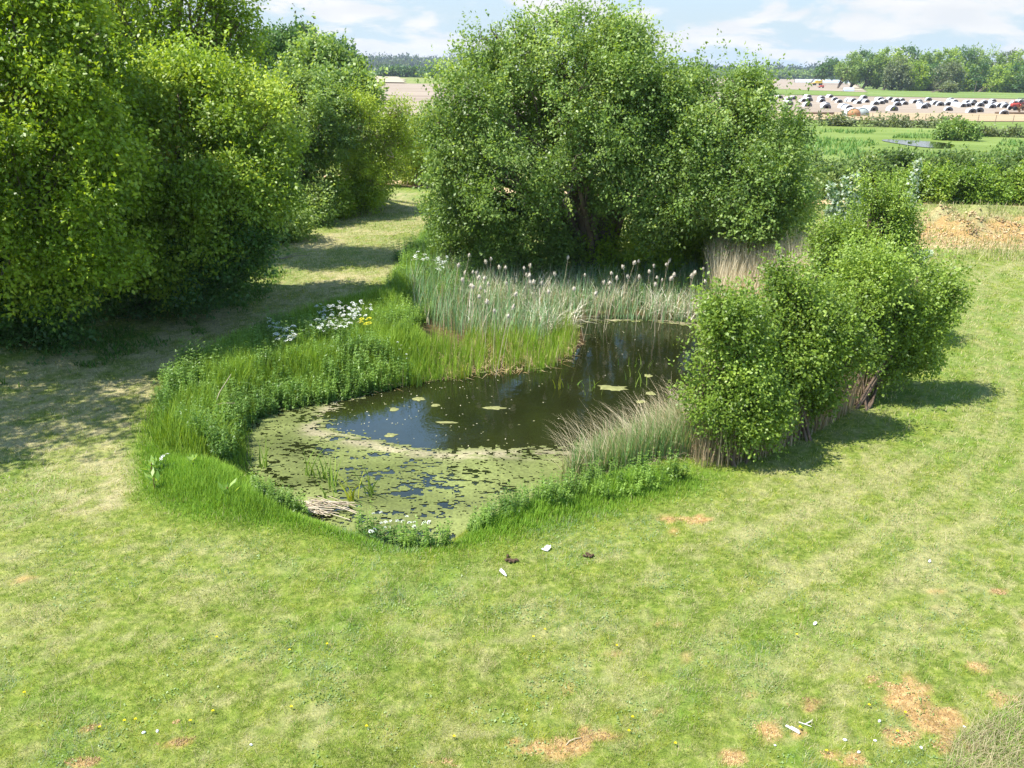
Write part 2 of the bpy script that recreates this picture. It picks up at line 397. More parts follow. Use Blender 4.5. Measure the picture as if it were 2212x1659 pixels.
sheet('farm_track', gg((1830, 197), (1868, 198), (1852, 188), (1838, 180), (1828, 180), (1838, 190)), .45, S_pale, 'pale track climbing past the wood', 1.)
sheet('distant_field', gg((600, 158), (1100, 164), (1100, 151.5), (600, 143.2)), .3, S_rough, 'distant green field under the far woods', 3.)
sheet('stubble_field', gg((700, 178), (880, 180), (860, 166), (700, 163)), .4, S_pale, 'distant pale stubble field', 3.)
rd = [(700, 392), (860, 397), (940, 403), (1040, 411), (1200, 418), (1400, 426), (1600, 433), (1745, 438), (1900, 437), (2300, 438)]
up = [G(a, b - 5)[:2] for a, b in rd]; dn = [G(a, b + 6)[:2] for a, b in rd]
_v = np.array([[p[0], p[1], 0] for q in zip(up, dn) for p in q]); _v[:, 2] = hh(_v[:, 0], _v[:, 1]) + .06
_f = np.array([[2 * k, 2 * k + 1, 2 * k + 3, 2 * k + 2] for k in range(len(rd) - 1)])
tag(mesh('dirt_road', _v, _f, S_road), 'orange sandy farm road passing behind the trees', kind='structure')

# ------------------------------------------------------------------ water
m = bpy.data.materials.new('pond_water'); nt, out = nodes(m); L = nt.links.new
tc = N(nt, 'ShaderNodeTexCoord'); mp = N(nt, 'ShaderNodeMapping'); mp.inputs['Scale'].default_value = (1, .7, 1); L(tc.outputs['Object'], mp.inputs[0])
n1 = N(nt, 'ShaderNodeTexNoise'); n1.inputs['Scale'].default_value = 7; n1.inputs['Detail'].default_value = 3; L(mp.outputs[0], n1.inputs['Vector'])
bp = N(nt, 'ShaderNodeBump'); bp.inputs['Strength'].default_value = .07; bp.inputs['Distance'].default_value = .05; L(n1.outputs[0], bp.inputs['Height'])
n2 = N(nt, 'ShaderNodeTexNoise'); n2.inputs['Scale'].default_value = .6; L(tc.outputs['Object'], n2.inputs['Vector'])
b = N(nt, 'ShaderNodeBsdfPrincipled'); b.inputs['Roughness'].default_value = .03; b.inputs['IOR'].default_value = 1.52
L(ramp(n2.outputs[0], (.3, (.010, .013, .004)), (.7, (.018, .021, .006))), b.inputs['Base Color']); L(bp.outputs[0], b.inputs['Normal']); L(b.outputs[0], out.inputs['Surface'])
M_water = m
cx, cy = G(1050, 880, WZ)[:2]
_p = np.array([[p[0], p[1]] for p in POND]); _p = _p + unit(_p - np.array([cx, cy])) * .9
mesh('water', np.c_[_p, np.full(len(_p), WZ)], np.arange(len(_p))[None], M_water)
tag(bpy.data.objects['water'], 'still dark pond reflecting trees and sky', kind='structure')
c = G(1987, 313); rx = 3.1; ry = 5.2; an = np.linspace(0, 2 * np.pi, 40, endpoint=False)
wb = 1 + .12 * np.sin(an * 3 + 1)
mesh('water', np.c_[c[0] + rx * wb * np.cos(an), c[1] + ry * wb * np.sin(an), np.full(40, .16)], np.arange(40)[None], M_water)
tag(bpy.data.objects['water.001'], 'small pale pool in the green meadow', kind='structure')

# ------------------------------------------------------------------ sun, sky, clouds
SUN_EL, SUN_AZ = math.radians(60), math.atan2(-.24, -.97)      # azimuth of the sun as an angle in the xy plane
sd_ = Vector((math.cos(SUN_AZ) * math.cos(SUN_EL), math.sin(SUN_AZ) * math.cos(SUN_EL), math.sin(SUN_EL)))
sl = bpy.data.lights.new('sun', 'SUN'); sl.energy = 5.0; sl.angle = math.radians(.5); sl.color = (1, .965, .9)
so_ = bpy.data.objects.new('sun', sl); COL.objects.link(so_); so_.rotation_euler = sd_.to_track_quat('Z', 'Y').to_euler()
w = bpy.data.worlds.new('World'); scene.world = w; w.use_nodes = True; nt = w.node_tree; nt.nodes.clear(); L = nt.links.new
out = nt.nodes.new('ShaderNodeOutputWorld'); bg = nt.nodes.new('ShaderNodeBackground'); L(bg.outputs[0], out.inputs[0])
sky = nt.nodes.new('ShaderNodeTexSky'); sky.sky_type = 'NISHITA'; sky.sun_disc = False
sky.sun_elevation = SUN_EL; sky.sun_rotation = math.atan2(sd_.x, sd_.y); sky.air_density = 1.0; sky.dust_density = .1; sky.ozone_density = 1.2
bg.inputs[1].default_value = .10
tc = N(nt, 'ShaderNodeTexCoord'); sx = N(nt, 'ShaderNodeSeparateXYZ'); L(tc.outputs['Generated'], sx.inputs[0])
mz = N(nt, 'ShaderNodeMath', operation='MAXIMUM'); L(sx.outputs[2], mz.inputs[0]); mz.inputs[1].default_value = 0
az = N(nt, 'ShaderNodeMath', operation='ADD'); L(mz.outputs[0], az.inputs[0]); az.inputs[1].default_value = .22
dx = N(nt, 'ShaderNodeMath', operation='DIVIDE'); L(sx.outputs[0], dx.inputs[0]); L(az.outputs[0], dx.inputs[1])
dy = N(nt, 'ShaderNodeMath', operation='DIVIDE'); L(sx.outputs[1], dy.inputs[0]); L(az.outputs[0], dy.inputs[1])
cb = N(nt, 'ShaderNodeCombineXYZ'); L(dx.outputs[0], cb.inputs[0]); L(dy.outputs[0], cb.inputs[1])
cn = N(nt, 'ShaderNodeTexNoise'); cn.inputs['Scale'].default_value = 2.3; cn.inputs['Detail'].default_value = 9; cn.inputs['Roughness'].default_value = .58; cn.inputs['Distortion'].default_value = .4
L(cb.outputs[0], cn.inputs['Vector'])
cm = N(nt, 'ShaderNodeMapRange', interpolation_type='SMOOTHSTEP'); L(cn.outputs[0], cm.inputs[0]); cm.inputs[1].default_value = .44; cm.inputs[2].default_value = .58
# clouds thin out higher up
fz = N(nt, 'ShaderNodeMapRange'); L(sx.outputs[2], fz.inputs[0]); fz.inputs[1].default_value = .14; fz.inputs[2].default_value = .30; fz.inputs[3].default_value = 1; fz.inputs[4].default_value = .12
cf = N(nt, 'ShaderNodeMath', operation='MULTIPLY'); L(cm.outputs[0], cf.inputs[0]); L(fz.outputs[0], cf.inputs[1])
cs = N(nt, 'ShaderNodeTexNoise'); cs.inputs['Scale'].default_value = 2.6; cs.inputs['Detail'].default_value = 6; L(cb.outputs[0], cs.inputs['Vector'])
cc = ramp(cs.outputs[0], (.35, (4.5, 4.7, 4.9)), (.6, (5.3, 5.3, 5.3)))
hm = N(nt, 'ShaderNodeMapRange', interpolation_type='SMOOTHSTEP'); L(sx.outputs[2], hm.inputs[0]); hm.inputs[1].default_value = .05; hm.inputs[2].default_value = .2
hb = N(nt, 'ShaderNodeMixRGB'); L(hm.outputs[0], hb.inputs[0]); hb.inputs[1].default_value = (3.5, 4.35, 4.85, 1); hv = N(nt, 'ShaderNodeMixRGB', blend_type='MULTIPLY'); hv.inputs[0].default_value = 1; L(sky.outputs[0], hv.inputs[1]); hv.inputs[2].default_value = (1.2, 1.25, 1.3, 1); hq = N(nt, 'ShaderNodeMapRange', interpolation_type='SMOOTHSTEP'); L(sx.outputs[2], hq.inputs[0]); hq.inputs[1].default_value = .40; hq.inputs[2].default_value = .65; hp = N(nt, 'ShaderNodeMixRGB'); L(hq.outputs[0], hp.inputs[0]); hp.inputs[1].default_value = (3.1, 5.8, 10, 1); L(hv.outputs[0], hp.inputs[2]); L(hp.outputs[0], hb.inputs[2])
mx = N(nt, 'ShaderNodeMixRGB'); L(cf.outputs[0], mx.inputs[0]); L(hb.outputs[0], mx.inputs[1]); L(cc, mx.inputs[2])
L(mx.outputs[0], bg.inputs[0])
scene.view_settings.view_transform = 'Standard'; scene.view_settings.look = 'None'; scene.view_settings.exposure = 0.95; scene.view_settings.gamma = 1

# ------------------------------------------------------------------ trees
def crown(lobes, n_spray, per, leaf, cols, rng, spray=.55, spread=.16, up=.35, shell=.2, zmin=None, flat=1.0, lump=.25, shoot=.12, aspect=.62, sky=.7, rc=.62, dens=3.2):
    C = np.array([l[0] for l in lobes]); Rr = np.array([l[1] for l in lobes])
    wt = Rr ** 2 * np.array([l[2] if len(l) > 2 else 1 for l in lobes])
    # foliage hangs in clumps of twigs spread over each lobe, with gaps between them
    nc = np.maximum(5, (dens * (Rr / rc) ** 2)).astype(int)
    ck = np.repeat(np.arange(len(lobes)), nc); M = len(ck)
    cd = rdir(M, rng); cu = np.clip(1 - np.abs(rng.normal(0, shell, M)), .25, 1) * rng.uniform(.86, 1.10, M)
    cp = C[ck] + cd * (Rr[ck] * cu)[:, None] * np.array([1, 1, flat])
    ok = np.ones(M, bool)
    for j in range(len(lobes)):
        q = np.linalg.norm((cp - C[j]) / np.array([1, 1, flat]), axis=1) / Rr[j]
        ok &= ~((q < .7) & (j != ck) & (rng.random(M) < .8))
    ck, cd, cp = ck[ok], cd[ok], cp[ok]; M = len(ck)
    cr = rc * rng.uniform(.55, 1.35, M); cw = cr ** 2 * np.array([l[2] if len(l) > 2 else 1. for l in lobes])[ck]; ct = rng.normal(.0, .16, M)
    k2 = rng.choice(M, n_spray, p=cw / cw.sum()); k = ck[k2]
    dl = rdir(n_spray, rng) * (rng.random(n_spray) ** .45)[:, None]
    p = cp[k2] + dl * cr[k2][:, None] * np.array([1, 1, .75])
    stray = rng.random(n_spray) < .10
    p[stray] = C[k[stray]] + rdir(stray.sum(), rng) * (Rr[k[stray]] * rng.uniform(.5, 1.12, stray.sum()))[:, None]
    d = unit(p - C[k]); d = unit(d * .6 + dl * .6)
    keep = np.ones(n_spray, bool)
    z0 = hh(p[:, 0], p[:, 1]) + (0.05 if zmin is None else zmin)
    keep &= p[:, 2] > z0
    # gaps: patches of the crown are thinner
    gap = fbm(p[:, 0] * .9 + p[:, 1] * .4, p[:, 2] * .9 + p[:, 1] * .5, 77, 3)
    keep &= rng.random(n_spray) < ss(gap, .28, .46) * .8 + .2
    p = p[keep]; d = d[keep]; k2 = k2[keep]; n = len(p)
    ax = unit(d * .8 + np.array([0, 0, up]) + rng.normal(0, .35, (n, 3)))
    tint = fbm(p[:, 0] * .6 + 3, p[:, 2] * .6 + p[:, 1] * .3, 91, 3) * .7 + rng.normal(.14, .10, n) + ct[k2]
    t = rng.random((n, per)); L_ = rng.uniform(.6, 1.25, (n, 1)) * spray; sh = (rng.random((n, 1)) < shoot) & (d[:, 2:3] > -.3); L_ = np.where(sh, L_ * rng.uniform(1.6, 2.6, (n, 1)), L_)
    ax = np.where(sh, unit(ax + [0, 0, 1.1]), ax)
    q = p[:, None] + ax[:, None] * (L_ * t)[..., None] + rng.normal(0, spread, (n, per, 3)) * ((1.15 - .7 * t) * np.where(sh, .45, 1))[..., None]
    q = q.reshape(-1, 3); N_ = len(q)
    ld = unit(rep(ax, per) * .5 + rng.normal(0, .55, (N_, 3)) + np.array([0, 0, -.25]))
    nn = unit(rep(d, per) * .3 + np.array([-.38, -.22, sky]) + rng.normal(0, .5, (N_, 3)))
    l = leaf * rng.uniform(.6, 1.25, N_)
    V, F = leaves(q, ld, nn, l, l * aspect)
    z = np.clip(rep(tint, per) + rng.normal(0, .13, N_) + .15 * (t.ravel() - .5), 0, 1)[:, None]
    c0, c1, c2 = [np.array(c) for c in cols]
    col = np.where(z < .5, c0 + (c1 - c0) * z * 2, c1 + (c2 - c1) * (z * 2 - 1))
    return V, F, col, p
def limbs(acc, bases, lobes, rng, r0=.14, sub=7, tw=3, C=(.16, .125, .09), C2=None, wob=.25, thin=.3):
    C2 = C2 or C
    for j, l in enumerate(lobes):
        c, r = l[0], l[1]; b = bases[j % len(bases)]
        b = np.asarray(b, float); dist = np.linalg.norm(c - b)
        n = 9; t = np.linspace(0, 1, n)[:, None]
        mid = b * .55 + c * .45 + np.array([0, 0, .18 * dist])
        pts = (1 - t) ** 2 * b + 2 * t * (1 - t) * mid + t ** 2 * c
        pts[1:] += np.cumsum(rng.normal(0, wob * dist / 30, (n - 1, 3)), 0)
        rr = r0 * min(1.2, .55 + dist / 12) * (1 - (1 - thin) * t[:, 0]) ** 1.2
        tube(acc, pts, rr, 7, C)
        for s in range(sub):
            k = rng.integers(4, n); o = pts[k]; e = c + rdir(1, rng)[0] * r * rng.uniform(.6, .95) + np.array([0, 0, .1 * r])
            q = np.linspace(0, 1, 6)[:, None]; m_ = (o + e) / 2 + rng.normal(0, .12 * r, 3) + np.array([0, 0, .12 * r])
            b2 = (1 - q) ** 2 * o + 2 * q * (1 - q) * m_ + q ** 2 * e
            tube(acc, b2, rr[k] * .5 * (1 - .8 * q[:, 0]) + .006, 5, C2)
            for v in range(tw):
                kk = rng.integers(2, 6); e2 = b2[kk] + rdir(1, rng)[0] * r * .35 + np.array([0, 0, .12 * r])
                tube(acc, np.array([b2[kk], (b2[kk] + e2) / 2 + rng.normal(0, .04 * r, 3), e2]), [.012, .009, .005], 4, C2, cap=False)
def lob(spec, Y, dy=0.0, rng=None):
    o = []
    for s in spec:
        px, py, pr = s[:3]; off = s[3] if len(s) > 3 else 0.0
        yy = Y + off; c = P(px, py, yy); dist = np.linalg.norm(c - np.array([0, 0, H])); o.append((c, pr / FP * dist * .93) + tuple(s[4:5]))
    return o
SAG = {}
def tree(name, label, cat, base, lobes, n, per, leaf, cols, seed, group=None, bark=(.16, .125, .09), r0=.14, sub=7, tw=3, stems=1, stemr=.3, kw={}, lk={}, pname='trunk'):
    rng = np.random.default_rng(seed); base = np.asarray(base, float)
    base[2] = float(hh(base[0:1], base[1:2])[0]) - .05
    root = empty(name, base); tag(root, label, cat, group)
    V, F, c, p = crown(lobes, n, per, leaf, cols, rng, **kw)
    mesh('crown', V - base, F, M_leaf, root, col=c)
    a = Acc(); bs = []
    for s in range(stems):
        an = s / stems * 6.28 + rng.uniform(0, 1); bs.append(np.array([math.cos(an), math.sin(an), 0]) * stemr * (0 if stems == 1 else rng.uniform(.5, 1)))
    if name == 'hedge' or name == 'gorse_bush': bs = [np.array([l[0][0], l[0][1], max(0, l[0][2] - 2.2)]) - base for l in lobes]; bs = [np.array([b_[0], b_[1], float(hh(np.array([b_[0] + base[0]]), np.array([b_[1] + base[1]]))[0]) - base[2]]) for b_ in bs]
    if name in ('hedge', 'gorse_bush'):
        for b_, l in zip(bs, lobes):
            a1 = Acc(); limbs(a1, [b_], [(l[0] - base, l[1])], rng, r0, sub, tw, bark, **lk); a1.build('stem', M_bark, root, smooth=True)
        return root
    limbs(a, bs, [(l[0] - base, l[1]) for l in lobes], rng, r0, sub, tw, bark, **lk)
    if stems == 1: tube(a, [[0, 0, -.1], [0, 0, .15], [.02, 0, .4]], [r0 * 1.9, r0 * 1.5, r0 * 1.15], 9, bark)
    a.build(pname, M_bark, root, smooth=True)
    return root

MID = ((.095, .16, .028), (.19, .30, .055), (.37, .48, .14))
YEL = ((.11, .19, .010), (.24, .36, .020), (.42, .52, .06))
OLV = ((.12, .20, .014), (.26, .38, .035), (.48, .58, .10))
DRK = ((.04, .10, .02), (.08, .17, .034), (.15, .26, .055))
# the big willow in the middle, its neighbour, the bushes at its foot
WY = 29.0
T = tree('willow_tree', 'tallest broad round green tree standing behind the pond in the middle', 'tree', G(1290, 570),
     lob([(1140, 178, 122, 1), (1250, 140, 108, .5), (1360, 160, 108, 1), (1070, 255, 115, 0), (1190, 250, 130, -1, .6), (1330, 270, 130, -1, .6), (1015, 350, 82, 0),
          (1110, 380, 115, -1, .75), (1240, 400, 105, -1.5, .22), (1420, 250, 105, .5), (1370, 400, 100, -.5, .6), (990, 395, 45, 0), (1200, 100, 66, .5), (1110, 108, 58, .7), (1340, 105, 58, .7), (960, 290, 40, .5), (1050, 100, 42, .7), (1030, 430, 80, 0)], WY),
     9500, 22, .112, MID, 11, stems=5, stemr=.7, r0=.19, sub=8, tw=4, kw=dict(shell=.34, dens=2.6))
tree('willow_tree', 'shorter spreading green tree joined to the right side of the tallest tree', 'tree', G(1560, 545),
     lob([(1500, 250, 78, 1), (1570, 222, 45, 1.2), (1590, 320, 90, .5), (1500, 350, 95, 0), (1560, 430, 110, -.5), (1660, 330, 60, 0.2), (1660, 420, 80, -.3), (1460, 445, 78, -.5), (1690, 462, 46, 0), (1605, 225, 26, 1)], WY - 1),
     4800, 22, .112, MID, 12, stems=4, stemr=.5, r0=.11, kw=dict(shell=.32, dens=2.7))
LOWB = [('low leafy bush at the left foot of the tallest tree', (1000, 560), [(1010, 480, 62), (970, 470, 45), (1045, 520, 55), (1010, 535, 45)], MID),
        ('bright bush between the reeds and the trunk of the tallest tree', (1130, 590), [(1110, 500, 72), (1170, 535, 60), (1080, 545, 50)], MID),
        ('dense bush hiding the trunk foot of the tallest tree', (1380, 585), [(1350, 540, 62), (1420, 500, 70), (1400, 550, 55), (1320, 575, 38)], YEL),
        ('rounded bush behind the dry reeds on the right', (1540, 575), [(1510, 500, 62), (1460, 545, 52), (1560, 510, 45)], YEL),
        ('small dark bush at the right foot of the spreading tree', (1670, 560), [(1640, 500, 48), (1690, 500, 40), (1600, 515, 40)], MID)]
for q, (lb, b, l, cs) in enumerate(LOWB):
    bb = G(*b); tree('bush', lb, 'bush', bb, lob(l, bb[1] + .3), 1500, 17, .12, cs, 20 + q, group='bushes at the foot of the big trees', stems=3, r0=.05, sub=4, tw=2, pname='stems')

# trees on the left
tree('leaning_tree', 'big yellow green tree filling the left edge up to the top of the photo', 'tree', G(60, 720),
     lob([(-60, 80, 170, 1), (60, 90, 150, 0), (-60, 330, 170, 0), (70, 320, 165, 0), (20, 520, 140, -.5), (130, 200, 100, .5), (120, 430, 120, -.5), (-100, 560, 130), (80, 10, 90, 1), (150, 560, 90, -.5)], 19.5),
     9500, 18, .115, YEL, 31, stems=3, stemr=.6, r0=.17, kw=dict(up=.15, shell=.34, dens=2.4))
tree('drooping_tree', 'rounded olive green tree with drooping twigs, second from the left edge', 'tree', G(400, 610),
     lob([(400, 300, 130, 0), (520, 290, 105, .8), (300, 330, 120, 0), (470, 410, 125, -.5), (340, 460, 130, -1), (550, 370, 70, .5), (430, 520, 90, -.5), (260, 520, 100, -.8), (500, 480, 62, .2), (580, 290, 42, 1), (470, 220, 75, 1), (340, 220, 70, .8), (200, 400, 90, -.6), (220, 300, 90, -.3), (190, 330, 85, -1.6), (205, 480, 90, -1.6), (250, 210, 80, -.8)], 24.0),
     9500, 18, .12, OLV, 32, stems=3, stemr=.5, r0=.16, kw=dict(up=.05, shell=.32, dens=2.6), lk=dict(C2=(.2, .15, .1)))
tree('open_tree', 'tall open tree with bare limbs showing, at the top left of the photo', 'tree', G(330, 530),
     lob([(330, 60, 110, 0), (440, 60, 85, 0), (230, 70, 110, .5), (250, -50, 130, 0), (400, -40, 110, 0), (490, 20, 55, 0), (500, 110, 60, .5), (200, 170, 90, 0), (360, 160, 85, 0), (505, 60, 40, 0), (110, -60, 130)], 30.0),
     3600, 16, .13, YEL, 33, bark=(.24, .19, .12), stems=2, stemr=.4, r0=.28, sub=9, tw=4, kw=dict(shell=.5, up=.3), lk=dict(thin=.4))
tree('shade_tree', 'tall thin crowned tree just outside the left edge, dappling the mown track', 'tree', np.array([-15.8, 13.0, 0]), [(np.array([-15.5, 12.3, 6.0]), 2.4), (np.array([-14.6, 14.2, 8.2]), 2.3), (np.array([-17.5, 10.5, 7.6]), 2.5), (np.array([-17.5, 14.0, 9.5]), 2.6), (np.array([-16.0, 15.6, 6.0]), 2.2), (np.array([-15.6, 9.2, 5.6]), 1.9)], 3300, 16, .12, YEL, 30, stems=2, r0=.15, kw=dict(shell=.35))
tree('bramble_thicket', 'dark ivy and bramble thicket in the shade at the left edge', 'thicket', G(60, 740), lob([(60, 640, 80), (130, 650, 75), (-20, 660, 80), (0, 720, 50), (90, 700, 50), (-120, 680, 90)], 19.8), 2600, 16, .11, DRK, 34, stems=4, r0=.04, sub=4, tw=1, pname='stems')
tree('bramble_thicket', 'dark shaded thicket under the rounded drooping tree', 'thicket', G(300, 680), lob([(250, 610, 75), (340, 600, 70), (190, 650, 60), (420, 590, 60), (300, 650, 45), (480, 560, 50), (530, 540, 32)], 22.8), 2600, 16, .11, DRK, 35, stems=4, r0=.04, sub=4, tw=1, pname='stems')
tree('field_maple', 'bright green leafy tree just right of the rounded drooping tree', 'tree', G(640, 465), lob([(600, 215, 62), (650, 235, 62), (700, 225, 48, 1), (620, 300, 70, -.5), (690, 290, 60), (640, 370, 65, -.5), (560, 240, 50), (570, 330, 60), (600, 430, 45, -1), (740, 270, 35, 1)], 40.0),
     3600, 17, .14, MID, 36, stems=2, r0=.16, kw=dict(shell=.35, dens=2.4))
tree('young_willow', 'thin yellow green young tree with bare twigs rising above it', 'tree', G(790, 425), lob([(790, 290, 58), (830, 345, 58), (755, 340, 52), (860, 300, 42, 1), (800, 390, 46, -.5), (740, 285, 42), (845, 370, 36), (775, 238, 24), (860, 245, 20)], 42.0),
     2400, 22, .10, ((.14, .21, .012), (.30, .40, .03), (.46, .56, .07)), 37, stems=3, r0=.10, sub=12, tw=6, kw=dict(shell=.45, shoot=.05), bark=(.26, .20, .12), lk=dict(C2=(.30, .24, .14), thin=.45))
tree('young_willow', 'yellowish bushy tree between the thin young tree and the tallest tree', 'tree', G(905, 405), lob([(900, 285, 46), (925, 325, 48), (880, 335, 52), (940, 275, 32), (890, 362, 32), (870, 275, 32)], 52.0),
     1900, 20, .12, ((.13, .19, .012), (.28, .36, .025), (.44, .52, .06)), 38, stems=3, r0=.09, sub=6, kw=dict(shell=.35, shoot=.05))
PB = [('olive bush by the mown track, in front of the bright leafy tree', (640, 485), [(620, 440, 42), (660, 455, 36), (600, 470, 34), (690, 450, 30)], MID), ('yellow green bush where the mown track meets the farm road', (785, 450), [(785, 412, 34), (760, 420, 30), (812, 418, 22)], YEL),
      ('fresh green bush beside the track, left of the bush at the farm road', (735, 465), [(730, 425, 44), (760, 442, 34), (700, 445, 36), (785, 440, 26)], YEL), ('small low bush nearest the pond on the edge of the mown track', (610, 520), [(610, 488, 30), (640, 495, 24), (585, 500, 24)], MID)]
for q, (lb, b, l, cs) in enumerate(PB):
    bb = G(*b); tree('bush', lb, 'bush', bb, lob(l, bb[1] + .2), 900, 15, .13, cs, 40 + q, group='bushes along the mown track', stems=3, r0=.04, sub=4, tw=2, pname='stems')
FT = [('broad_tree', 'dark green domed tree on the skyline left of centre', (610, 150), [(605, 115, 40), (635, 110, 36), (580, 120, 28), (660, 135, 28), (640, 160, 40)], 78, DRK),
      ('broad_tree', 'small dark green tree right of the skyline dome', (710, 150), [(700, 130, 22), (725, 125, 18), (715, 150, 26), (740, 140, 12)], 85, DRK),
      ('broad_tree', 'lighter green rounded tree below the skyline dome', (690, 170), [(680, 150, 28), (700, 175, 30), (660, 185, 28), (730, 165, 20), (745, 190, 18)], 62, MID),
      ('broad_tree', 'olive grey tree behind the bright leafy tree', (760, 200), [(750, 205, 26), (780, 222, 20), (735, 232, 24)], 58, MID)]
for q, (nm, lb, b, l, Y, cs) in enumerate(FT):
    bb = P(b[0], b[1], Y); tree(nm, lb, 'tree', bb, lob(l, Y), 1500, 14, .3, cs, 50 + q, group='trees on the skyline', r0=.16, sub=4, tw=1, kw=dict(spray=.8, spread=.3, shell=.15, rc=1.1))
tree('pine_tree', 'dark reddish pine poking out behind the skyline dome', 'tree', P(655, 150, 95), lob([(652, 78, 11), (662, 92, 10), (668, 106, 9), (650, 95, 12), (655, 115, 14)], 95), 420, 12, .35, ((.03, .035, .02), (.06, .06, .035), (.09, .08, .05)), 56, r0=.2, sub=3, tw=1, kw=dict(spray=.8, spread=.25))

# shrubs on the right bank of the pond
SH = ((.11, .18, .02), (.22, .33, .042), (.40, .52, .10))
def shrub(name, label, b, l, n, seed, cs=SH, off=.4, leaf=.072, **k):
    bb = at(*b); return tree(name, label, 'shrub', bb, lob(l, bb[1] + off), n, 17, leaf, cs, seed, stems=6, stemr=.25, r0=.045, sub=7, tw=4, pname='stems', kw=dict(spray=.38, spread=.11, shell=.5, rc=.30, dens=2.0, shoot=.35, **k), bark=(.14, .10, .07))
shrub('sallow_shrub', 'nearest round leafy shrub at the right edge of the pond', (1590, 1000), [(1560, 890, 62), (1620, 860, 62), (1550, 800, 52), (1600, 770, 52), (1530, 860, 40), (1650, 910, 45), (1575, 715, 36), (1510, 850, 25), (1580, 930, 45)], 2900, 61)
shrub('sallow_shrub', 'middle shrub on the right bank, behind the nearest shrub', (1730, 945), [(1720, 740, 72), (1690, 830, 62), (1770, 830, 66), (1760, 700, 62), (1680, 760, 50), (1650, 700, 40), (1800, 770, 52), (1720, 880, 42), (1730, 640, 42)], 3900, 62)
shrub('sallow_shrub', 'largest back shrub on the right bank, leaning out over the mown grass', (1860, 880), [(1900, 700, 72), (1960, 640, 52), (1880, 610, 66), (1980, 720, 52), (1850, 760, 60), (1930, 770, 45), (1820, 650, 60), (2010, 660, 28), (1990, 765, 22), (2035, 640, 16), (1870, 830, 42), (1900, 790, 45)], 4600, 63, off=.8)
shrub('sallow_shrub', 'slender upright shrub rising behind the others on the right bank', (1870, 760), [(1860, 540, 55), (1900, 480, 48), (1840, 600, 55), (1930, 550, 45), (1900, 600, 55), (1820, 520, 40), (1930, 440, 26), (1950, 500, 30), (1890, 420, 24), (1800, 590, 40), (1870, 680, 50), (1785, 560, 42), (1765, 625, 42), (1960, 560, 40), (1985, 600, 28)], 4600, 64, off=1.2)
bb = at(1840, 700); rng = np.random.default_rng(65)
root = empty('poplar_sapling', bb); tag(root, 'silvery white poplar shoots rising above the green shrubs', 'sapling')
qs = []; a = Acc()
for (px, py) in [(1825, 385), (1850, 378), (1795, 400), (1870, 410), (1810, 430), (1840, 440), (1985, 350), (1830, 470), (1790, 450), (1860, 450), (2005, 545), (1815, 490)]:
    yy = bb[1] + 1.5 if px < 1950 else bb[1] + 1.5
    tip = P(px, py, yy); st = P(1855 + (px - 1840) * .5, 600, yy)
    t = np.linspace(0, 1, 8)[:, None]; pts = st * (1 - t) + tip * t + np.sin(t * 3) * rng.normal(0, .12, 3); tube(a, pts - bb, .022 * (1 - .8 * t[:, 0]), 5, (.3, .27, .2))
    k = rng.random(520) ** .8 * .7 + .3; qs.append(st + (tip - st) * k[:, None] + rng.normal(0, .10, (520, 3)) * (1.3 - k[:, None]) * 1.5)
q = np.concatenate(qs); n = len(q)
V, F = leaves(q, unit(rng.normal(0, .6, (n, 3)) + [0, 0, .5]), unit(rng.normal(0, .45, (n, 3)) + [-.45, -.5, .6]), rng.uniform(.08, .14, n), rng.uniform(.06, .10, n))
mesh('leaves', V - bb, F, M_leaf, root, col=np.where(rng.random((n, 1)) < .65, np.array([.60, .68, .56]), np.array([.18, .30, .09])) * rng.uniform(.75, 1.1, (n, 1)))
tube(a, [[0, 0, -.1], [.1, .4, .6], [.1, .9, 1.4]], [.05, .045, .035], 6, (.3, .27, .2))
a.build('stems', M_bark, root, smooth=True)
print('trees', time.time() - T0)

# ------------------------------------------------------------------ ground cover
def inpoly(poly, n, rng):
    p = np.array(poly); lo, hi = p.min(0), p.max(0); out = []; tot = 0
    while tot < n:
        q = rng.uniform(lo, hi, (n * 2, 2)); k = sdist(q[:, 0], q[:, 1], poly) > 0; out.append(q[k]); tot += k.sum()
    return np.concatenate(out)[:n]
def on(xy, dz=-.01):
    return np.c_[xy, hh(xy[:, 0], xy[:, 1]) + dz]
def mixcol(w, a, b): return np.asarray(a) * (1 - w) + np.asarray(b) * w
rng = np.random.default_rng(101)
# short lawn: more blades per square metre near the camera, wider blades far off
nb = 760000
d = 5.6 * (46 / 5.6) ** (rng.random(nb) ** 1.12); ang = rng.uniform(-.70, .74, nb)
xy = np.c_[np.sin(ang) * d / np.cos(ang * .9), np.cos(ang) * d + .3]
pd = sdist(xy[:, 0], xy[:, 1], POND); mk = sdist(xy[:, 0], xy[:, 1], MARSH)
so, dr, lu, mu = cover(xy[:, 0], xy[:, 1])
cl = fbm(xy[:, 0] * 5, xy[:, 1] * 5, 130, 3)
keep = (pd < -.12) & (mk < 0) & (rng.random(nb) < (1 - .93 * so)) & (rng.random(nb) < ss(cl, .22, .5) * .8 + .2) & (xy[:, 0] > -20) & (xy[:, 0] < 30)
xy = xy[keep]; so, dr, lu, cl, d = so[keep], dr[keep], lu[keep], cl[keep], d[keep]; nb = len(xy)
wd = .0045 * np.maximum(1, d / 7.5); bk = sdist(xy[:, 0], xy[:, 1], BANKP)
h = (.022 + .03 * rng.random(nb)) * (.6 + 1.0 * cl) * (1 + 1.0 * lu) * (1 - .3 * dr) * (1 + d / 40)
isdry = rng.random(nb) < .12 + .72 * dr + .3 * so
sil = fbm(xy[:, 0] * 1.3, xy[:, 1] * 1.3, 150, 3)
c = mixcol(rng.random((nb, 1)), (.145, .205, .021), (.36, .41, .058))
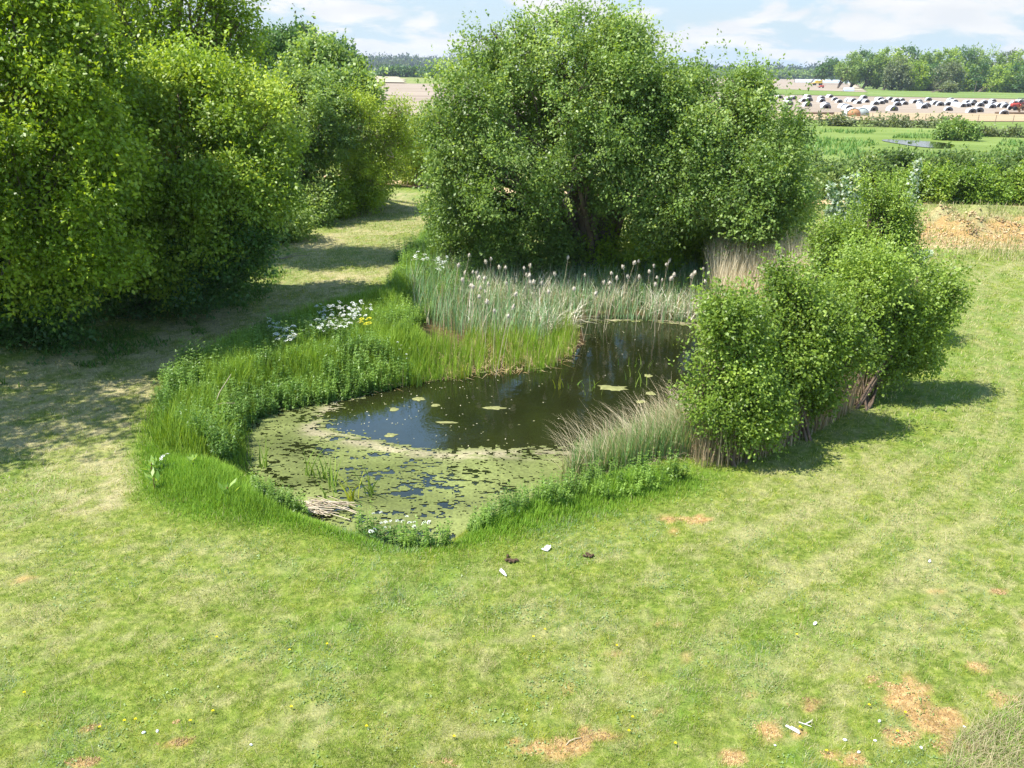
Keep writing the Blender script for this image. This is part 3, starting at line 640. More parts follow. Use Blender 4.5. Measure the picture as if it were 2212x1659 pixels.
pt = ss(fbm(xy[:, 0] * 3.3, xy[:, 1] * 3.3, 155, 4), .35, .65)[:, None]; c = c * mixcol(pt, (.66, .74, .7), (1.25, 1.14, 1.05))
c = mixcol(np.clip(lu, 0, 1)[:, None] * .7, c, (.14, .28, .022))
c = np.where((rng.random(nb) < .5 * ss(sil, .56, .66) * (xy[:, 1] < 12))[:, None], mixcol(rng.random((nb, 1)), (.17, .27, .13), (.30, .38, .22)), c)
c = np.where(isdry[:, None], mixcol(rng.random((nb, 1)), (.40, .35, .17), (.60, .54, .30)), c)
V, F = blades(on(xy), h, wd * rng.uniform(.7, 1.5, nb), rng.uniform(0, 6.28, nb), rng.uniform(.2, 1.3, nb), segs=1)
tag(mesh('lawn_grass', V, F, M_grass, col=c), 'short mown grass in green and straw tones around the pond', 'grass', kind='stuff')
# broad little weed leaves lying in the lawn
nb = 42000; d = 5.8 * (22 / 5.8) ** rng.random(nb); ang = rng.uniform(-.70, .72, nb); xy = np.c_[np.sin(ang) * d / np.cos(ang * .9), np.cos(ang) * d + .3]
w1 = fbm(xy[:, 0] * 1.3, xy[:, 1] * 1.3, 150, 3); w2 = fbm(xy[:, 0] * 4, xy[:, 1] * 4, 160, 3)
keep = (sdist(xy[:, 0], xy[:, 1], POND) < -.5) & (rng.random(nb) < ss(w1, .42, .62) * ss(w2, .45, .6))
xy = xy[keep]; nb = len(xy); p = on(xy, .012)
az_ = rng.uniform(0, 6.28, nb); dd = unit(np.c_[np.cos(az_), np.sin(az_), rng.uniform(.0, .6, nb)]); nn = unit(rng.normal(0, .25, (nb, 3)) + [0, 0, 1.])
V, F = leaves(p, dd, nn, rng.uniform(.018, .045, nb), rng.uniform(.014, .028, nb))
tag(mesh('lawn_weeds', V, F, M_leaf, col=mixcol(rng.random((nb, 1)), (.20, .32, .08), (.36, .46, .20))), 'low leafy clover and silverweed spread through the near lawn', 'weeds', kind='stuff')
# longer tufts and fallen stems
def tuft_field(name, label, poly, n, hts, wid, cols, seed, bend=(.1, .6), segs=3, clump=.0, az=None, dz=-.01, thr=None, mat=None, cat='grass', dryf=0.0, drycol=((.36, .30, .16), (.58, .5, .3)), droop=0, edge=0.0, far=None):
    g = np.random.default_rng(seed); xy = inpoly(poly, n, g)
    if clump: k = max(1, int(n / 14)); cc_ = inpoly(poly, k, g); xy = cc_[g.integers(0, k, n)] + g.normal(0, clump, (n, 2))
    if edge: xy = xy + g.normal(0, .16, xy.shape); xy = xy[sdist(xy[:, 0], xy[:, 1], POND) < .1]
    else: xy = xy[sdist(xy[:, 0], xy[:, 1], poly) > -.15]
    pc = G(1987, 313); xy = xy[np.hypot((xy[:, 0] - pc[0]) / 3.6, (xy[:, 1] - pc[1] + 3.5) / 9) > 1]
    if thr is not None: xy = xy[fbm(xy[:, 0] * thr[0], xy[:, 1] * thr[0], seed, 3) > thr[1]]
    n = len(xy); p = on(xy, dz)
    sc_ = .7 + .6 * fbm(xy[:, 0] * 1.5, xy[:, 1] * 1.5, seed + 5, 3)
    if edge: sc_ *= .35 + .65 * ss(sdist(xy[:, 0], xy[:, 1], poly), 0, edge)
    h = g.uniform(*hts, n) * sc_
    V, F = blades(p, h, g.uniform(*wid, n), g.uniform(0, 6.28, n) if az is None else g.normal(az, .7, n), g.uniform(*bend, n), segs=segs, droop=droop)
    c = mixcol(g.random((n, 1)), cols[0], cols[1])
    if dryf: c = np.where(g.random((n, 1)) < dryf, mixcol(g.random((n, 1)), *drycol), c)
    o = mesh(name, V, F, mat or M_grass, col=rep(c, segs)); tag(o, label, cat, kind='stuff'); return o
def fp(*p, z=0.0): return wpoly(p, z)
BACKB = fp((385, 800), (450, 765), (600, 700), (740, 655), (830, 640), (880, 560), (925, 500), (960, 520), (1010, 570), (930, 600), (890, 690), (960, 780), (800, 842), (690, 862), (600, 872), (545, 895), (528, 960), (420, 1000), (310, 960), (330, 900))
FRONTB = fp((310, 960), (420, 985), (530, 985), (610, 1075), (700, 1120), (800, 1150), (880, 1180), (950, 1175), (1010, 1125), (1110, 1080), (1220, 1045), (1350, 1005), (1450, 1020), (1530, 1045), (1400, 1080), (1250, 1120), (1100, 1160), (950, 1190), (800, 1175), (600, 1135), (420, 1115), (320, 1070))
tuft_field('long_grass', 'lush tall grass on the bank behind the pond', BACKB, 60000, (.28, .62), (.010, .020), ((.13, .25, .02), (.32, .45, .06)), 201, thr=(.8, .28), edge=.5)
tuft_field('long_grass', 'bright unmown grass fringe between lawn and algae', FRONTB, 50000, (.08, .34), (.007, .013), ((.13, .27, .02), (.30, .46, .06)), 202, edge=.7)
TUS = fp((0, 1190), (500, 1160), (1500, 1200), (2200, 900), (2200, 1650), (0, 1650))
tuft_field('grass_tufts', 'scattered longer tufts standing up from the mown lawn', TUS, 9000, (.06, .14), (.004, .008), ((.10, .22, .02), (.26, .38, .06)), 203, bend=(.3, 1.0), clump=.07, dryf=.15)
CORN = fp((2020, 1690), (2060, 1600), (2120, 1560), (2180, 1520), (2260, 1470), (2300, 1690))
tuft_field('dry_grass', 'tangled straw coloured grass in the bottom right corner', CORN, 2800, (.06, .24), (.003, .007), ((.34, .27, .15), (.56, .50, .30)), 204, bend=(.5, 1.4), dryf=.0)
tuft_field('dry_grass', 'green shoots among the straw in the bottom right corner', CORN, 3000, (.05, .16), (.005, .010), ((.14, .26, .03), (.26, .40, .07)), 205, bend=(.3, 1.0))
SCP = [(14, 33), (19, 32.5), (32, 33), (34, 41), (15, 42)]
tuft_field('scarp_grass', 'dry and green tufts on the eroded sand bank', SCP, 12000, (.10, .32), (.012, .03), ((.12, .20, .03), (.24, .30, .07)), 206, bend=(.2, .9), dryf=.5, clump=.25)
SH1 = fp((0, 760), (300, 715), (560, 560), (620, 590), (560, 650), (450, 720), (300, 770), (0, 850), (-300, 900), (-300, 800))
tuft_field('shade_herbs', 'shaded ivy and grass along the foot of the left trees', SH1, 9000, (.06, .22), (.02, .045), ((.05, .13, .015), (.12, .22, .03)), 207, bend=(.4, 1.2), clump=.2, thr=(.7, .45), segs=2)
tuft_field('mown_litter', 'cut straw lying on the mown track', wpoly([(0, 800), (300, 740), (560, 620), (860, 430), (940, 440), (860, 600), (740, 655), (450, 765), (330, 900), (300, 1090), (0, 1150), (-300, 1150), (-300, 850)]), 26000, (.05, .13), (.008, .018),
           ((.14, .20, .03), (.26, .32, .07)), 208, bend=(.8, 2.2), dryf=.62, segs=1, drycol=((.34, .28, .16), (.60, .52, .34)))

# leafy upright herbs: a stem with pairs of leaves
def herbs(name, label, xy, hts, leaf, cols, seed, lv=9, cat='nettles', dz=0.0, asp=.42, up=.0, stemc=(.12, .2, .05)):
    g = np.random.default_rng(seed); xy = xy[g.random(len(xy)) < .25 + ss(fbm(xy[:, 0] * 1.6, xy[:, 1] * 1.6, seed + 7, 3), .3, .55)]; n = len(xy); base = on(xy, dz); ptt = (fbm(xy[:, 0] * .9, xy[:, 1] * .9, seed + 9, 3) - .5) * 1.2; h = g.uniform(*hts, n) * (.35 + 1.3 * fbm(xy[:, 0] * 1.2, xy[:, 1] * 1.2, seed, 3))
    lean = g.normal(0, .13, (n, 2)); t = (np.arange(lv) + .7) / lv
    K = lv * 3; tt = rep(t, 3)[None].repeat(n, 0); azz = g.uniform(0, 6.28, (n, 1)) + (np.arange(K) * 2.15)[None]
    p = base[:, None] + np.stack([lean[:, :1] * tt * h[:, None], lean[:, 1:] * tt * h[:, None], tt * h[:, None]], -1)
    dd = np.stack([np.cos(azz), np.sin(azz), up + g.normal(-.15, .35, azz.shape) + .5 * (tt > .9)], -1).reshape(-1, 3)
    nn = np.tile([0, 0, 1.], (n * K, 1)) + g.normal(0, .3, (n * K, 3)) + np.c_[dd[:, :2] * .4, np.zeros(n * K)]
    l = (leaf * (1.15 - .6 * tt) * g.uniform(.7, 1.2, tt.shape)).ravel()
    V, F = leaves(p.reshape(-1, 3), unit(dd), unit(nn), l, l * asp)
    z = np.clip(.15 + .6 * tt.ravel() * g.uniform(.5, 1.2, n * K) + rep(g.normal(0, .15, n) + ptt, K), 0, 1)[:, None]
    a = Acc(); a.add(V, F, mixcol(z, *cols))
    V, F = blades(base, h, np.full(n, .012), g.uniform(0, 6.28, n), np.zeros(n), segs=1); a.add(V, F, stemc)
    o = a.build(name, M_leaf); tag(o, label, cat, kind='stuff'); return o
NET = fp((370, 820), (450, 772), (600, 712), (700, 730), (830, 760), (880, 790), (780, 815), (690, 835), (590, 850), (525, 885), (505, 950), (480, 985), (420, 960), (340, 900))
g = np.random.default_rng(5)
herbs('nettle_bed', 'dense leafy nettles crowding the left bank of the pond', inpoly(NET, 4200, g), (.25, .68), .105, ((.075, .17, .025), (.27, .42, .085)), 211)
NET2 = fp((830, 640), (880, 560), (930, 500), (980, 560), (960, 620), (900, 690), (880, 740), (800, 720))
herbs('green_herbs', 'leafy green herbs sloping down from the track to the cattails', inpoly(NET2, 2200, g), (.25, .55), .10, ((.10, .21, .022), (.30, .45, .07)), 212, cat='herbs')
NET3 = fp((850, 560), (960, 500), (1060, 560), (1400, 600), (1560, 590), (1700, 560), (1740, 600), (1560, 640), (1300, 625), (1050, 600), (960, 640))
herbs('green_herbs', 'tall green herbs between the cattails and the bushes', inpoly(NET3, 2400, g), (.4, .9), .12, ((.08, .18, .022), (.24, .40, .06)), 213, cat='herbs')
for q, (pl, nn_, lb) in enumerate([(fp((555, 1020), (620, 1040), (675, 1090), (600, 1095), (540, 1055)), 150, 'willowherb clump at the near left corner of the algae'), (fp((620, 1075), (680, 1060), (670, 1090)), 0, ''),
                        (fp((740, 1120), (800, 1110), (810, 1145), (760, 1140)), 26, 'small willowherb clump by the white flowers'), (fp((850, 1150), (900, 1140), (910, 1165), (860, 1170)), 22, 'low dark herbs left of the grass gap'),
                        (fp((915, 1160), (965, 1150), (975, 1175), (920, 1180)), 22, 'low dark herbs right of the grass gap'), (fp((1010, 1110), (1100, 1080), (1230, 1060), (1260, 1085), (1100, 1125), (1020, 1150)), 170, 'row of water mint and willowherb along the near right edge'),
                        (fp((1130, 1070), (1350, 1020), (1500, 1030), (1400, 1070), (1200, 1100)), 170, 'herbs at the foot of the green reeds')]):
    if nn_: herbs('bank_herbs', lb, inpoly(pl, nn_, g), (.22, .55), .09, ((.09, .18, .022), (.30, .45, .08)), 220 + q, cat='herbs')

# cattails: grey green blades, bleached dead leaves, heads
CAT = fp((880, 650), (930, 600), (1000, 575), (1160, 585), (1350, 610), (1500, 590), (1600, 590), (1640, 640), (1570, 690), (1500, 702), (1290, 690), (1235, 705), (1180, 745), (1010, 735), (900, 700), z=-.5)
tuft_field('cattail_leaves', 'grey green upright cattail leaves behind the pond', CAT, 9500, (.45, 1.2), (.016, .03), ((.14, .27, .11), (.33, .48, .25)), 231, bend=(.02, .6), dryf=.2, cat='reeds', segs=3, drycol=((.4, .34, .22), (.62, .55, .4)))
tuft_field('dead_cattail_leaves', 'bleached broken cattail leaves lying among the green ones', fp((1000, 700), (990, 620), (1150, 600), (1300, 640), (1550, 640), (1600, 700), (1450, 690), (1290, 680), (1180, 730), (1040, 730), z=-.5), 5200, (.4, 1.1), (.014, .03), ((.58, .52, .40), (.86, .80, .66)), 232,
           bend=(.3, 1.5), cat='reeds', mat=M_dry, thr=(.55, .42))
SED = fp((740, 845), (900, 815), (950, 770), (1020, 735), (1180, 740), (1235, 705), (1245, 730), (1235, 770), (1185, 802), (1060, 812), (930, 826), (800, 848), z=-.5)
tuft_field('green_sedge', 'bright green sedge standing in the water before the cattails', SED, 3600, (.3, .75), (.010, .02), ((.16, .30, .02), (.34, .48, .06)), 233, bend=(.02, .35), clump=.09, dryf=.12, cat='sedge')
tuft_field('sedge_litter', 'brown rotting stems at the foot of the sedge', SED, 1800, (.1, .4), (.014, .03), ((.30, .20, .08), (.55, .42, .24)), 234, bend=(1., 2.4), cat='reeds', mat=M_dry, segs=2)
REED = fp((1520, 640), (1540, 600), (1600, 585), (1690, 590), (1760, 620), (1760, 700), (1680, 720), (1600, 700), (1540, 700), z=-.4)
tuft_field('dry_reeds', 'tall pale dry reeds at the far right end of the pond', REED, 6500, (1.5, 2.5), (.014, .026), ((.55, .46, .30), (.82, .72, .52)), 235, bend=(.03, .28), cat='reeds', mat=M_dry, segs=4, droop=.05)
REED2 = fp((1470, 985), (1500, 900), (1600, 860), (1700, 840), (1850, 800), (1930, 840), (1850, 900), (1750, 960), (1650, 1010), (1570, 1030), (1500, 1030), z=-.2)
tuft_field('dry_reeds', 'brown dry reeds standing beneath the shrubs on the right bank', REED2, 6000, (.6, 1.15), (.009, .018), ((.26, .18, .10), (.52, .42, .26)), 236, bend=(.02, .35), cat='reeds', mat=M_dry, segs=3)
REED3 = fp((1210, 1030), (1290, 990), (1400, 930), (1500, 885), (1540, 930), (1530, 1020), (1440, 1030), (1330, 1050), (1240, 1060), z=-.4)
tuft_field('dry_reeds', 'arching beige reed stems at the near right edge of the water', REED3, 1500, (.7, 1.5), (.007, .013), ((.46, .38, .22), (.72, .62, .42)), 237, bend=(.3, .8), az=math.pi * .95, cat='reeds', mat=M_dry, segs=5, droop=.12)
tuft_field('green_reeds', 'green reed leaves mixed with the arching stems at the near right edge', REED3, 6200, (.35, 1.05), (.012, .022), ((.11, .22, .06), (.26, .40, .14)), 238, bend=(.05, .5), cat='reeds', dryf=.25)
tuft_field('reed_litter', 'matted broken reeds on the ground beneath the green reeds', REED3, 2500, (.15, .5), (.008, .016), ((.34, .27, .15), (.58, .50, .34)), 239, bend=(1., 2.5), cat='reeds', mat=M_dry, segs=2)

# algae on the water
st = .035; P0 = np.array(POND); lo, hi = P0.min(0), P0.max(0)
ax_, ay_ = np.arange(lo[0], hi[0], st), np.arange(lo[1], hi[1], st); AX, AY = np.meshgrid(ax_, ay_)
qx, qy = AX.ravel() + st / 2, AY.ravel() + st / 2
pd = sdist(qx, qy, POND); od = sdist(qx, qy, OPEN)
n1 = fbm(qx * 1.5, qy * 3.0, 301, 5); n2 = fbm(qx * 5, qy * 9, 302, 3); n3 = fbm(qx * .8, qy * 1.6, 303, 4)
dark = (qy > G(700, 900, WZ)[1]) & (qx < G(900, 900, WZ)[0])
n4 = fbm(qx * 9 + .3 * qy, qy * 20, 305, 2); val = n1 * .30 + n2 * .22 + n4 * .48
thr = np.where(od > 0, .58 + ss(od, 0, .45) * .30, .385 + .10 * ss(od, -.5, 0)) - .0
thr = thr + .05 * dark + .07 * ss(fbm(qx * .5, qy * .8, 309, 2), .45, .7)
kp = (pd > -.25) & (val > thr) & (rng.random(len(qx)) > .03)
# floating patches out on the open water
FL = [(1320, 838, 30, 6), (1065, 882, 24, 4), (1400, 812, 9, 3), (965, 913, 22, 2.2), (845, 940, 14, 4), (1405, 850, 12, 4), (1385, 868, 10, 3), (850, 885, 10, 4), (940, 876, 9, 3), (905, 862, 12, 4)]
nxg = len(ax_); ids = np.nonzero(kp)[0]
def cells(ids, zoff):
    r, c_ = ids // nxg, ids % nxg
    cor = np.stack([r * (nxg + 1) + c_, r * (nxg + 1) + c_ + 1, (r + 1) * (nxg + 1) + c_ + 1, (r + 1) * (nxg + 1) + c_], 1)
    u, inv = np.unique(cor, return_inverse=True); ur, uc = u // (nxg + 1), u % (nxg + 1)
    jx = (vn(ur * 3.7, uc * 5.1, 5) - .5) * st * .9; jy = (vn(ur * 4.3, uc * 3.9, 6) - .5) * st * .9
    x_ = lo[0] + uc * st + jx; y_ = lo[1] + ur * st + jy
    return np.c_[x_, y_, WZ + zoff + .010 * vn(x_ * 9, y_ * 9, 8)], inv.reshape(-1, 4)
V, F = cells(ids, .004)
e = np.exp(-((od[ids] + .30) / .22) ** 2) * ss(qx[ids], G(560, 930, WZ)[0], G(640, 930, WZ)[0]); z = np.clip(n3[ids] * 1.6 - .3 + .25 * (n2[ids] - .5), 0, 1)[:, None]
c = mixcol(z, (.10, .12, .03), (.175, .20, .06)); c = mixcol(np.clip(e * .6 * ss(n2[ids] * .5 + n1[ids] * .5, .40, .58), 0, .8)[:, None], c, (.36, .29, .20))
c = c * rng.uniform(.8, 1.2, (len(ids), 1))
M_alg = veg_mat('algae', trans=0, rough=.75, spec=.25, var=.2)
tag(mesh('algae_mat', V, F, M_alg, col=c), 'yellow green algae and duckweed covering the near end of the pond', 'algae', kind='stuff')
for q, (fx, fy, fa, fb) in enumerate(FL):
    c0 = G(fx, fy, WZ); ra = abs(G(fx + fa, fy, WZ)[0] - c0[0]); rb = abs(G(fx, fy - fb, WZ)[1] - c0[1])
    an = np.linspace(0, 6.283, 28, endpoint=False); wob_ = 1 + .35 * (vn(np.cos(an) * 2 + q * 9, np.sin(an) * 2, 4) - .5) * 2 + rng.uniform(-.15, .15, 28)
    rows = [np.c_[np.cos(an) * ra * wob_ * k, np.sin(an) * rb * wob_ * k, np.full(28, z_)] for k, z_ in ((1, .002), (.8, .012), (.4, .016))]
    V = np.concatenate(rows + [np.array([[0, 0, .012]])]); j = np.arange(28); j2 = (j + 1) % 28
    F4 = np.concatenate([np.stack([r * 28 + j, r * 28 + j2, r * 28 + 28 + j2, r * 28 + 28 + j], 1) for r in range(2)]); F3 = np.stack([56 + j, 56 + j2, np.full(28, 84)], 1)
    o = mesh('algae_patch', V, [F3, F4], M_alg, col=mixcol(rng.random((84, 1)), (.15, .155, .05), (.28, .28, .11)), loc=c0 + [0, 0, .002])
    FLL = ['largest floating algae patch, on dark water in the right half of the pond', 'slanting algae streak in the middle of the open water', 'small algae scrap beside the green shoots in the water', 'thin pale algae streak left of the pond centre',
           'yellow algae patch on the blue sky reflection', 'small algae scrap near the right shrub, upper one', 'small algae scrap near the right shrub, lower one', 'leftmost algae scrap on the blue reflection', 'algae scrap at the edge between blue and dark reflection', 'algae scrap just off the sedge on the left']
    tag(o, FLL[q], 'algae', 'floating algae patches on open water')
flk = inpoly(OPEN, 420, rng); k = rng.random(420) < .25 + .75 * ss(-flk[:, 0], -1.5, 2.5); flk = flk[k]; n = len(flk)
p = np.c_[flk, np.full(n, WZ + .006)]; az_ = rng.uniform(0, 6.28, n)
V, F = leaves(p, np.c_[np.cos(az_), np.sin(az_), np.zeros(n)], np.tile([0, 0, 1.], (n, 1)), rng.uniform(.02, .07, n), rng.uniform(.015, .03, n), fold=.0)
tag(mesh('floating_flecks', V, F, M_alg, col=mixcol(rng.random((n, 1)), (.3, .3, .12), (.6, .55, .4))), 'tiny pale flecks of seed and leaf drifting on open water', 'flecks', kind='stuff')
def rubble(name, label, xy, size, cols, g, cat):
    n = len(xy); o6 = np.array([[1, 0, 0], [0, 1, 0], [-1, 0, 0], [0, -1, 0], [0, 0, .8], [0, 0, -.8]]); sz = g.uniform(*size, n) ** 1.0
    V = on(xy, 0)[:, None] + o6[None] * sz[:, None, None] * g.uniform(.6, 1.4, (n, 6, 1)) + g.normal(0, .15, (n, 6, 3)) * sz[:, None, None]
    f = np.array([[0, 1, 4], [1, 2, 4], [2, 3, 4], [3, 0, 4], [1, 0, 5], [2, 1, 5], [3, 2, 5], [0, 3, 5]]); F = (np.arange(n)[:, None, None] * 6 + f[None]).reshape(-1, 3)
    tag(mesh(name, V.reshape(-1, 3), F, M_bark, col=rep(mixcol(g.random((n, 1)), *cols), 8)), label, cat, kind='stuff')
g = np.random.default_rng(77); q_ = np.c_[g.uniform(14, 34, 9000), g.uniform(SCARP_Y - 1.5, SCARP_Y + 3.4, 9000)]; q_ = q_[(fbm(q_[:, 0] * .8, q_[:, 1] * 1.2, 88, 3) > .42) & (g.random(9000) < ss(q_[:, 0], 14, 18) * .75)]
rubble('scarp_rubble', 'tan sandstone rubble strewn down the eroded bank', q_, (.02, .085), ((.30, .20, .10), (.54, .41, .23)), g, 'rubble')
q_ = np.concatenate([np.c_[g.normal(a_, c_ * .8, 500), g.normal(b_, d_ * .8, 500)] for a_, b_, c_, d_, k_ in SW if k_ > .6]); c4 = cover(q_[:, 0], q_[:, 1])[0]; q_ = q_[c4 > .35]
rubble('soil_crumbs', 'crumbs of orange sand and grit on the bare patches', q_, (.004, .016), ((.22, .13, .055), (.46, .33, .16)), g, 'crumbs')
print('cover', time.time() - T0)

# ------------------------------------------------------------------ hedges, far trees and woods
def row(x0, x1, n, y0, pr, Y, g, jit=.25, slope=0.0):
    return lob([(x0 + (x1 - x0) * (k + .5) / n + g.normal(0, jit * pr), y0 + slope * (x0 + (x1 - x0) * (k + .5) / n - x0) + g.normal(0, .12 * pr), pr * g.uniform(.8, 1.15), g.normal(0, .5)) for k in range(n)], Y)
HED = ((.075, .13, .025), (.14, .22, .045), (.26, .33, .09))
g = np.random.default_rng(71)
tree('hedge', 'long dark green hedge crossing behind the pond on the right', 'hedge', P(1950, 420, 50), row(1560, 2420, 24, 405, 34, 50, g, slope=.012) + row(1600, 2420, 24, 370, 28, 52, g, slope=.01), 10500, 12, .20, HED, 71, r0=.05, sub=3, tw=1, stems=1, pname='stems', kw=dict(spray=.5, spread=.22, rc=.6, dens=3))
GB = [('yellow green bush in front of the long hedge, leftmost of them', [(1960, 415, 20), (1995, 408, 24), (2030, 405, 26)]), ('yellow green bush in front of the long hedge, middle one', [(2070, 402, 30), (2110, 400, 30), (2090, 420, 24)]),
      ('yellow green bush in front of the long hedge at the right edge of the photo', [(2150, 402, 30), (2195, 405, 32), (2240, 400, 32)])]
for q, (lb, l) in enumerate(GB):
    tree('gorse_bush', lb, 'bush', P(l[1][0], 440, 48.6), lob(l, 48.6), 1500, 14, .16, ((.11, .19, .02), (.21, .33, .035), (.36, .45, .06)), 72 + q, group='yellow green bushes before the hedge', r0=.05, sub=3, tw=1, pname='stems', kw=dict(spray=.4, spread=.2, rc=.5))
HB = ((.09, .11, .045), (.15, .18, .07), (.22, .27, .10))
tree('hedge', 'low olive brown hedge along the far side of the meadow', 'hedge', G(1900, 285), row(1600, 2060, 20, 277, 12, 122, g, slope=.012), 2600, 9, .42, HB, 76, r0=.05, sub=2, tw=0, pname='stems', kw=dict(spray=.8, spread=.35, rc=.8, dens=3))
tree('hedge', 'thin dark hedge line at the right side of the meadow', 'hedge', G(2150, 292), row(2080, 2400, 16, 288, 5, 105, g, slope=.015), 900, 8, .3, HB, 77, r0=.03, sub=2, tw=0, pname='stems', kw=dict(spray=.5, spread=.2, rc=.4, dens=3))
tree('bush', 'light green rounded bush beside the small pool in the meadow', 'bush', G(2060, 305), lob([(2045, 290, 12), (2065, 286, 15), (2090, 290, 12)], 98), 700, 10, .3, MID, 78, r0=.04, sub=3, tw=0, pname='stems', kw=dict(spray=.5, spread=.25, rc=.6))
tuft_field('meadow_tufts', 'taller sedge tufts in the wet meadow around the pool', fp((1925, 301), (1945, 296), (2030, 296), (2050, 302), (2010, 301), (1960, 301)), 500, (.2, .55), (.10, .2), ((.12, .24, .04), (.26, .38, .12)), 241, bend=(.1, .5), cat='reeds', dz=.1)
tuft_field('meadow_tufts', 'rough grass tufts scattered over the green meadow', [tuple(q) for q in gg((1500, 365), (2400, 368), (2400, 290), (1500, 282))], 9000, (.2, .6), (.10, .2), ((.08, .17, .03), (.17, .30, .07)), 242, bend=(.2, .9), dz=.1, thr=(.12, .5))
g = np.random.default_rng(81)
WT = [(1838, 148, 22), (1866, 145, 24), (1893, 150, 22), (1925, 138, 24), (1957, 134, 24), (1990, 145, 24), (1940, 158, 20), (1975, 163, 20), (2015, 142, 24), (2045, 140, 24), (2075, 138, 24), (2105, 140, 24), (2140, 142, 24), (2175, 143, 24), (2210, 145, 25),
      (2012, 168, 22), (2048, 165, 22), (2085, 172, 22), (2120, 170, 23), (2155, 176, 22), (2190, 174, 24), (2225, 178, 24), (2255, 150, 26), (2290, 152, 26), (2330, 155, 26), (2370, 158, 26)]
WT.sort(key=lambda a: a[0])
WC = [MID, DRK, MID, OLV, ((.09, .12, .05), (.15, .19, .08), (.24, .28, .12)), DRK, YEL]
for q, (x, y, r) in enumerate(WT):
    back = y < 153; Y = 455 + g.uniform(-8, 8) if back else 425 + g.uniform(-8, 8); gb = P(x, 0, Y); gb[2] = 0
    low = r * .75
    low *= float(np.interp(x, [1830, 2060], [.5, 1])); fr = float(np.interp(x, [1830, 2060], [.6, 1.1]))
    l = lob([(x, y, r), (x - r * .5, y + low * .8, r * .75), (x + r * .5, y + low * .7, r * .75), (x + g.uniform(-6, 6), y + r * fr, r * .7)], Y)
    tree('wood_tree', 'wood tree on the right skyline, %s, %s' % (nth(q), 'back row' if back else 'front row'), 'tree', gb, l, 520, 10, 1.0, WC[q % 7], 300 + q, group='trees of the wood on the right skyline', r0=.35, sub=3, tw=0,
         kw=dict(spray=1.8, spread=.7, rc=1.5, dens=2.5, shell=.12))
for q, (x, y, r, cs, lb) in enumerate([(1902, 176, 14, MID, 'round green bush on the bank below the wood'), (1977, 186, 5, HB, 'first small brown bush on the bank below the wood'), (2024, 190, 6, HB, 'second small brown bush on the bank below the wood'),
                                 (2049, 195, 7, HB, 'third and largest small brown bush below the wood'), (1795, 150, 11, DRK, 'dark tree standing alone left of the wood'), (1775, 156, 7, DRK, 'low dark tree left of the lone dark tree')]):
    b = G(x, y + r * .9); Y = b[1]
    if y < 160: Y = 640
    l = lob([(x, y, r), (x - r * .6, y + r * .3, r * .6), (x + r * .6, y + r * .3, r * .6)], Y); gb = P(x, 0, Y); gb[2] = 0
    tree('bush' if q < 4 else 'tree', lb, 'bush' if q < 4 else 'tree', gb, l, 330, 9, .0023 * Y, cs, 340 + q, r0=.2, sub=2, tw=0, kw=dict(spray=.004 * Y, spread=.0018 * Y, rc=.0035 * Y, shell=.12))
def far_wood(name, label, x0, x1, yb, hpx, Y, cs, seed, n, k=1.0, slope=.01745):
    g = np.random.default_rng(seed); ls = []
    for q in range(n):
        x = x0 + (x1 - x0) * (q + g.uniform(0, 1)) / n; pr = hpx * g.uniform(.35, .6)
        ls.append((x, yb + slope * (x - x0) - hpx + pr + g.normal(0, hpx * .1), pr)); ls.append((x, yb + slope * (x - x0) - pr * .5, pr))
    V, F, c, p = crown(lob(ls, Y), int(26 * n * 2), 8, .0028 * Y * k, cs, g, spray=.004 * Y, spread=.002 * Y, rc=.004 * Y, shell=.12, zmin=0)
    tag(mesh(name, V, F, M_leaf, col=c), label, 'wood', kind='stuff')
BLU = ((.035, .065, .04), (.06, .10, .055), (.09, .14, .07))
far_wood('far_wood', 'distant wood on the horizon left of the tallest tree', 700, 1100, 145.5, 9, 1500, ((.06, .10, .05), (.10, .15, .07), (.15, .21, .09)), 401, 46)
far_wood('far_pines', 'dark pine tops on the horizon above the distant wood', 730, 1100, 142.0, 12, 1650, BLU, 402, 60)
far_wood('far_wood', 'distant dark wood on the horizon right of the trees', 1480, 1840, 163, 14, 1450, BLU, 403, 44)
far_wood('far_hedgerow', 'distant green hedgerow under the dark wood', 1500, 1850, 166, 6, 1150, MID, 404, 40)
far_wood('far_hedgerow', 'distant dark hedgerow across the fields at the left', 820, 1100, 159, 4.5, 640, DRK, 405, 40)
tree('bush', 'small dark bush by the distant white tunnel', 'bush', G(916, 168), lob([(910, 164, 5), (920, 163, 6)], G(916, 168)[1]), 160, 8, 1., DRK, 406, r0=.15, sub=2, tw=0, kw=dict(spray=1.5, spread=.7, rc=1.6))

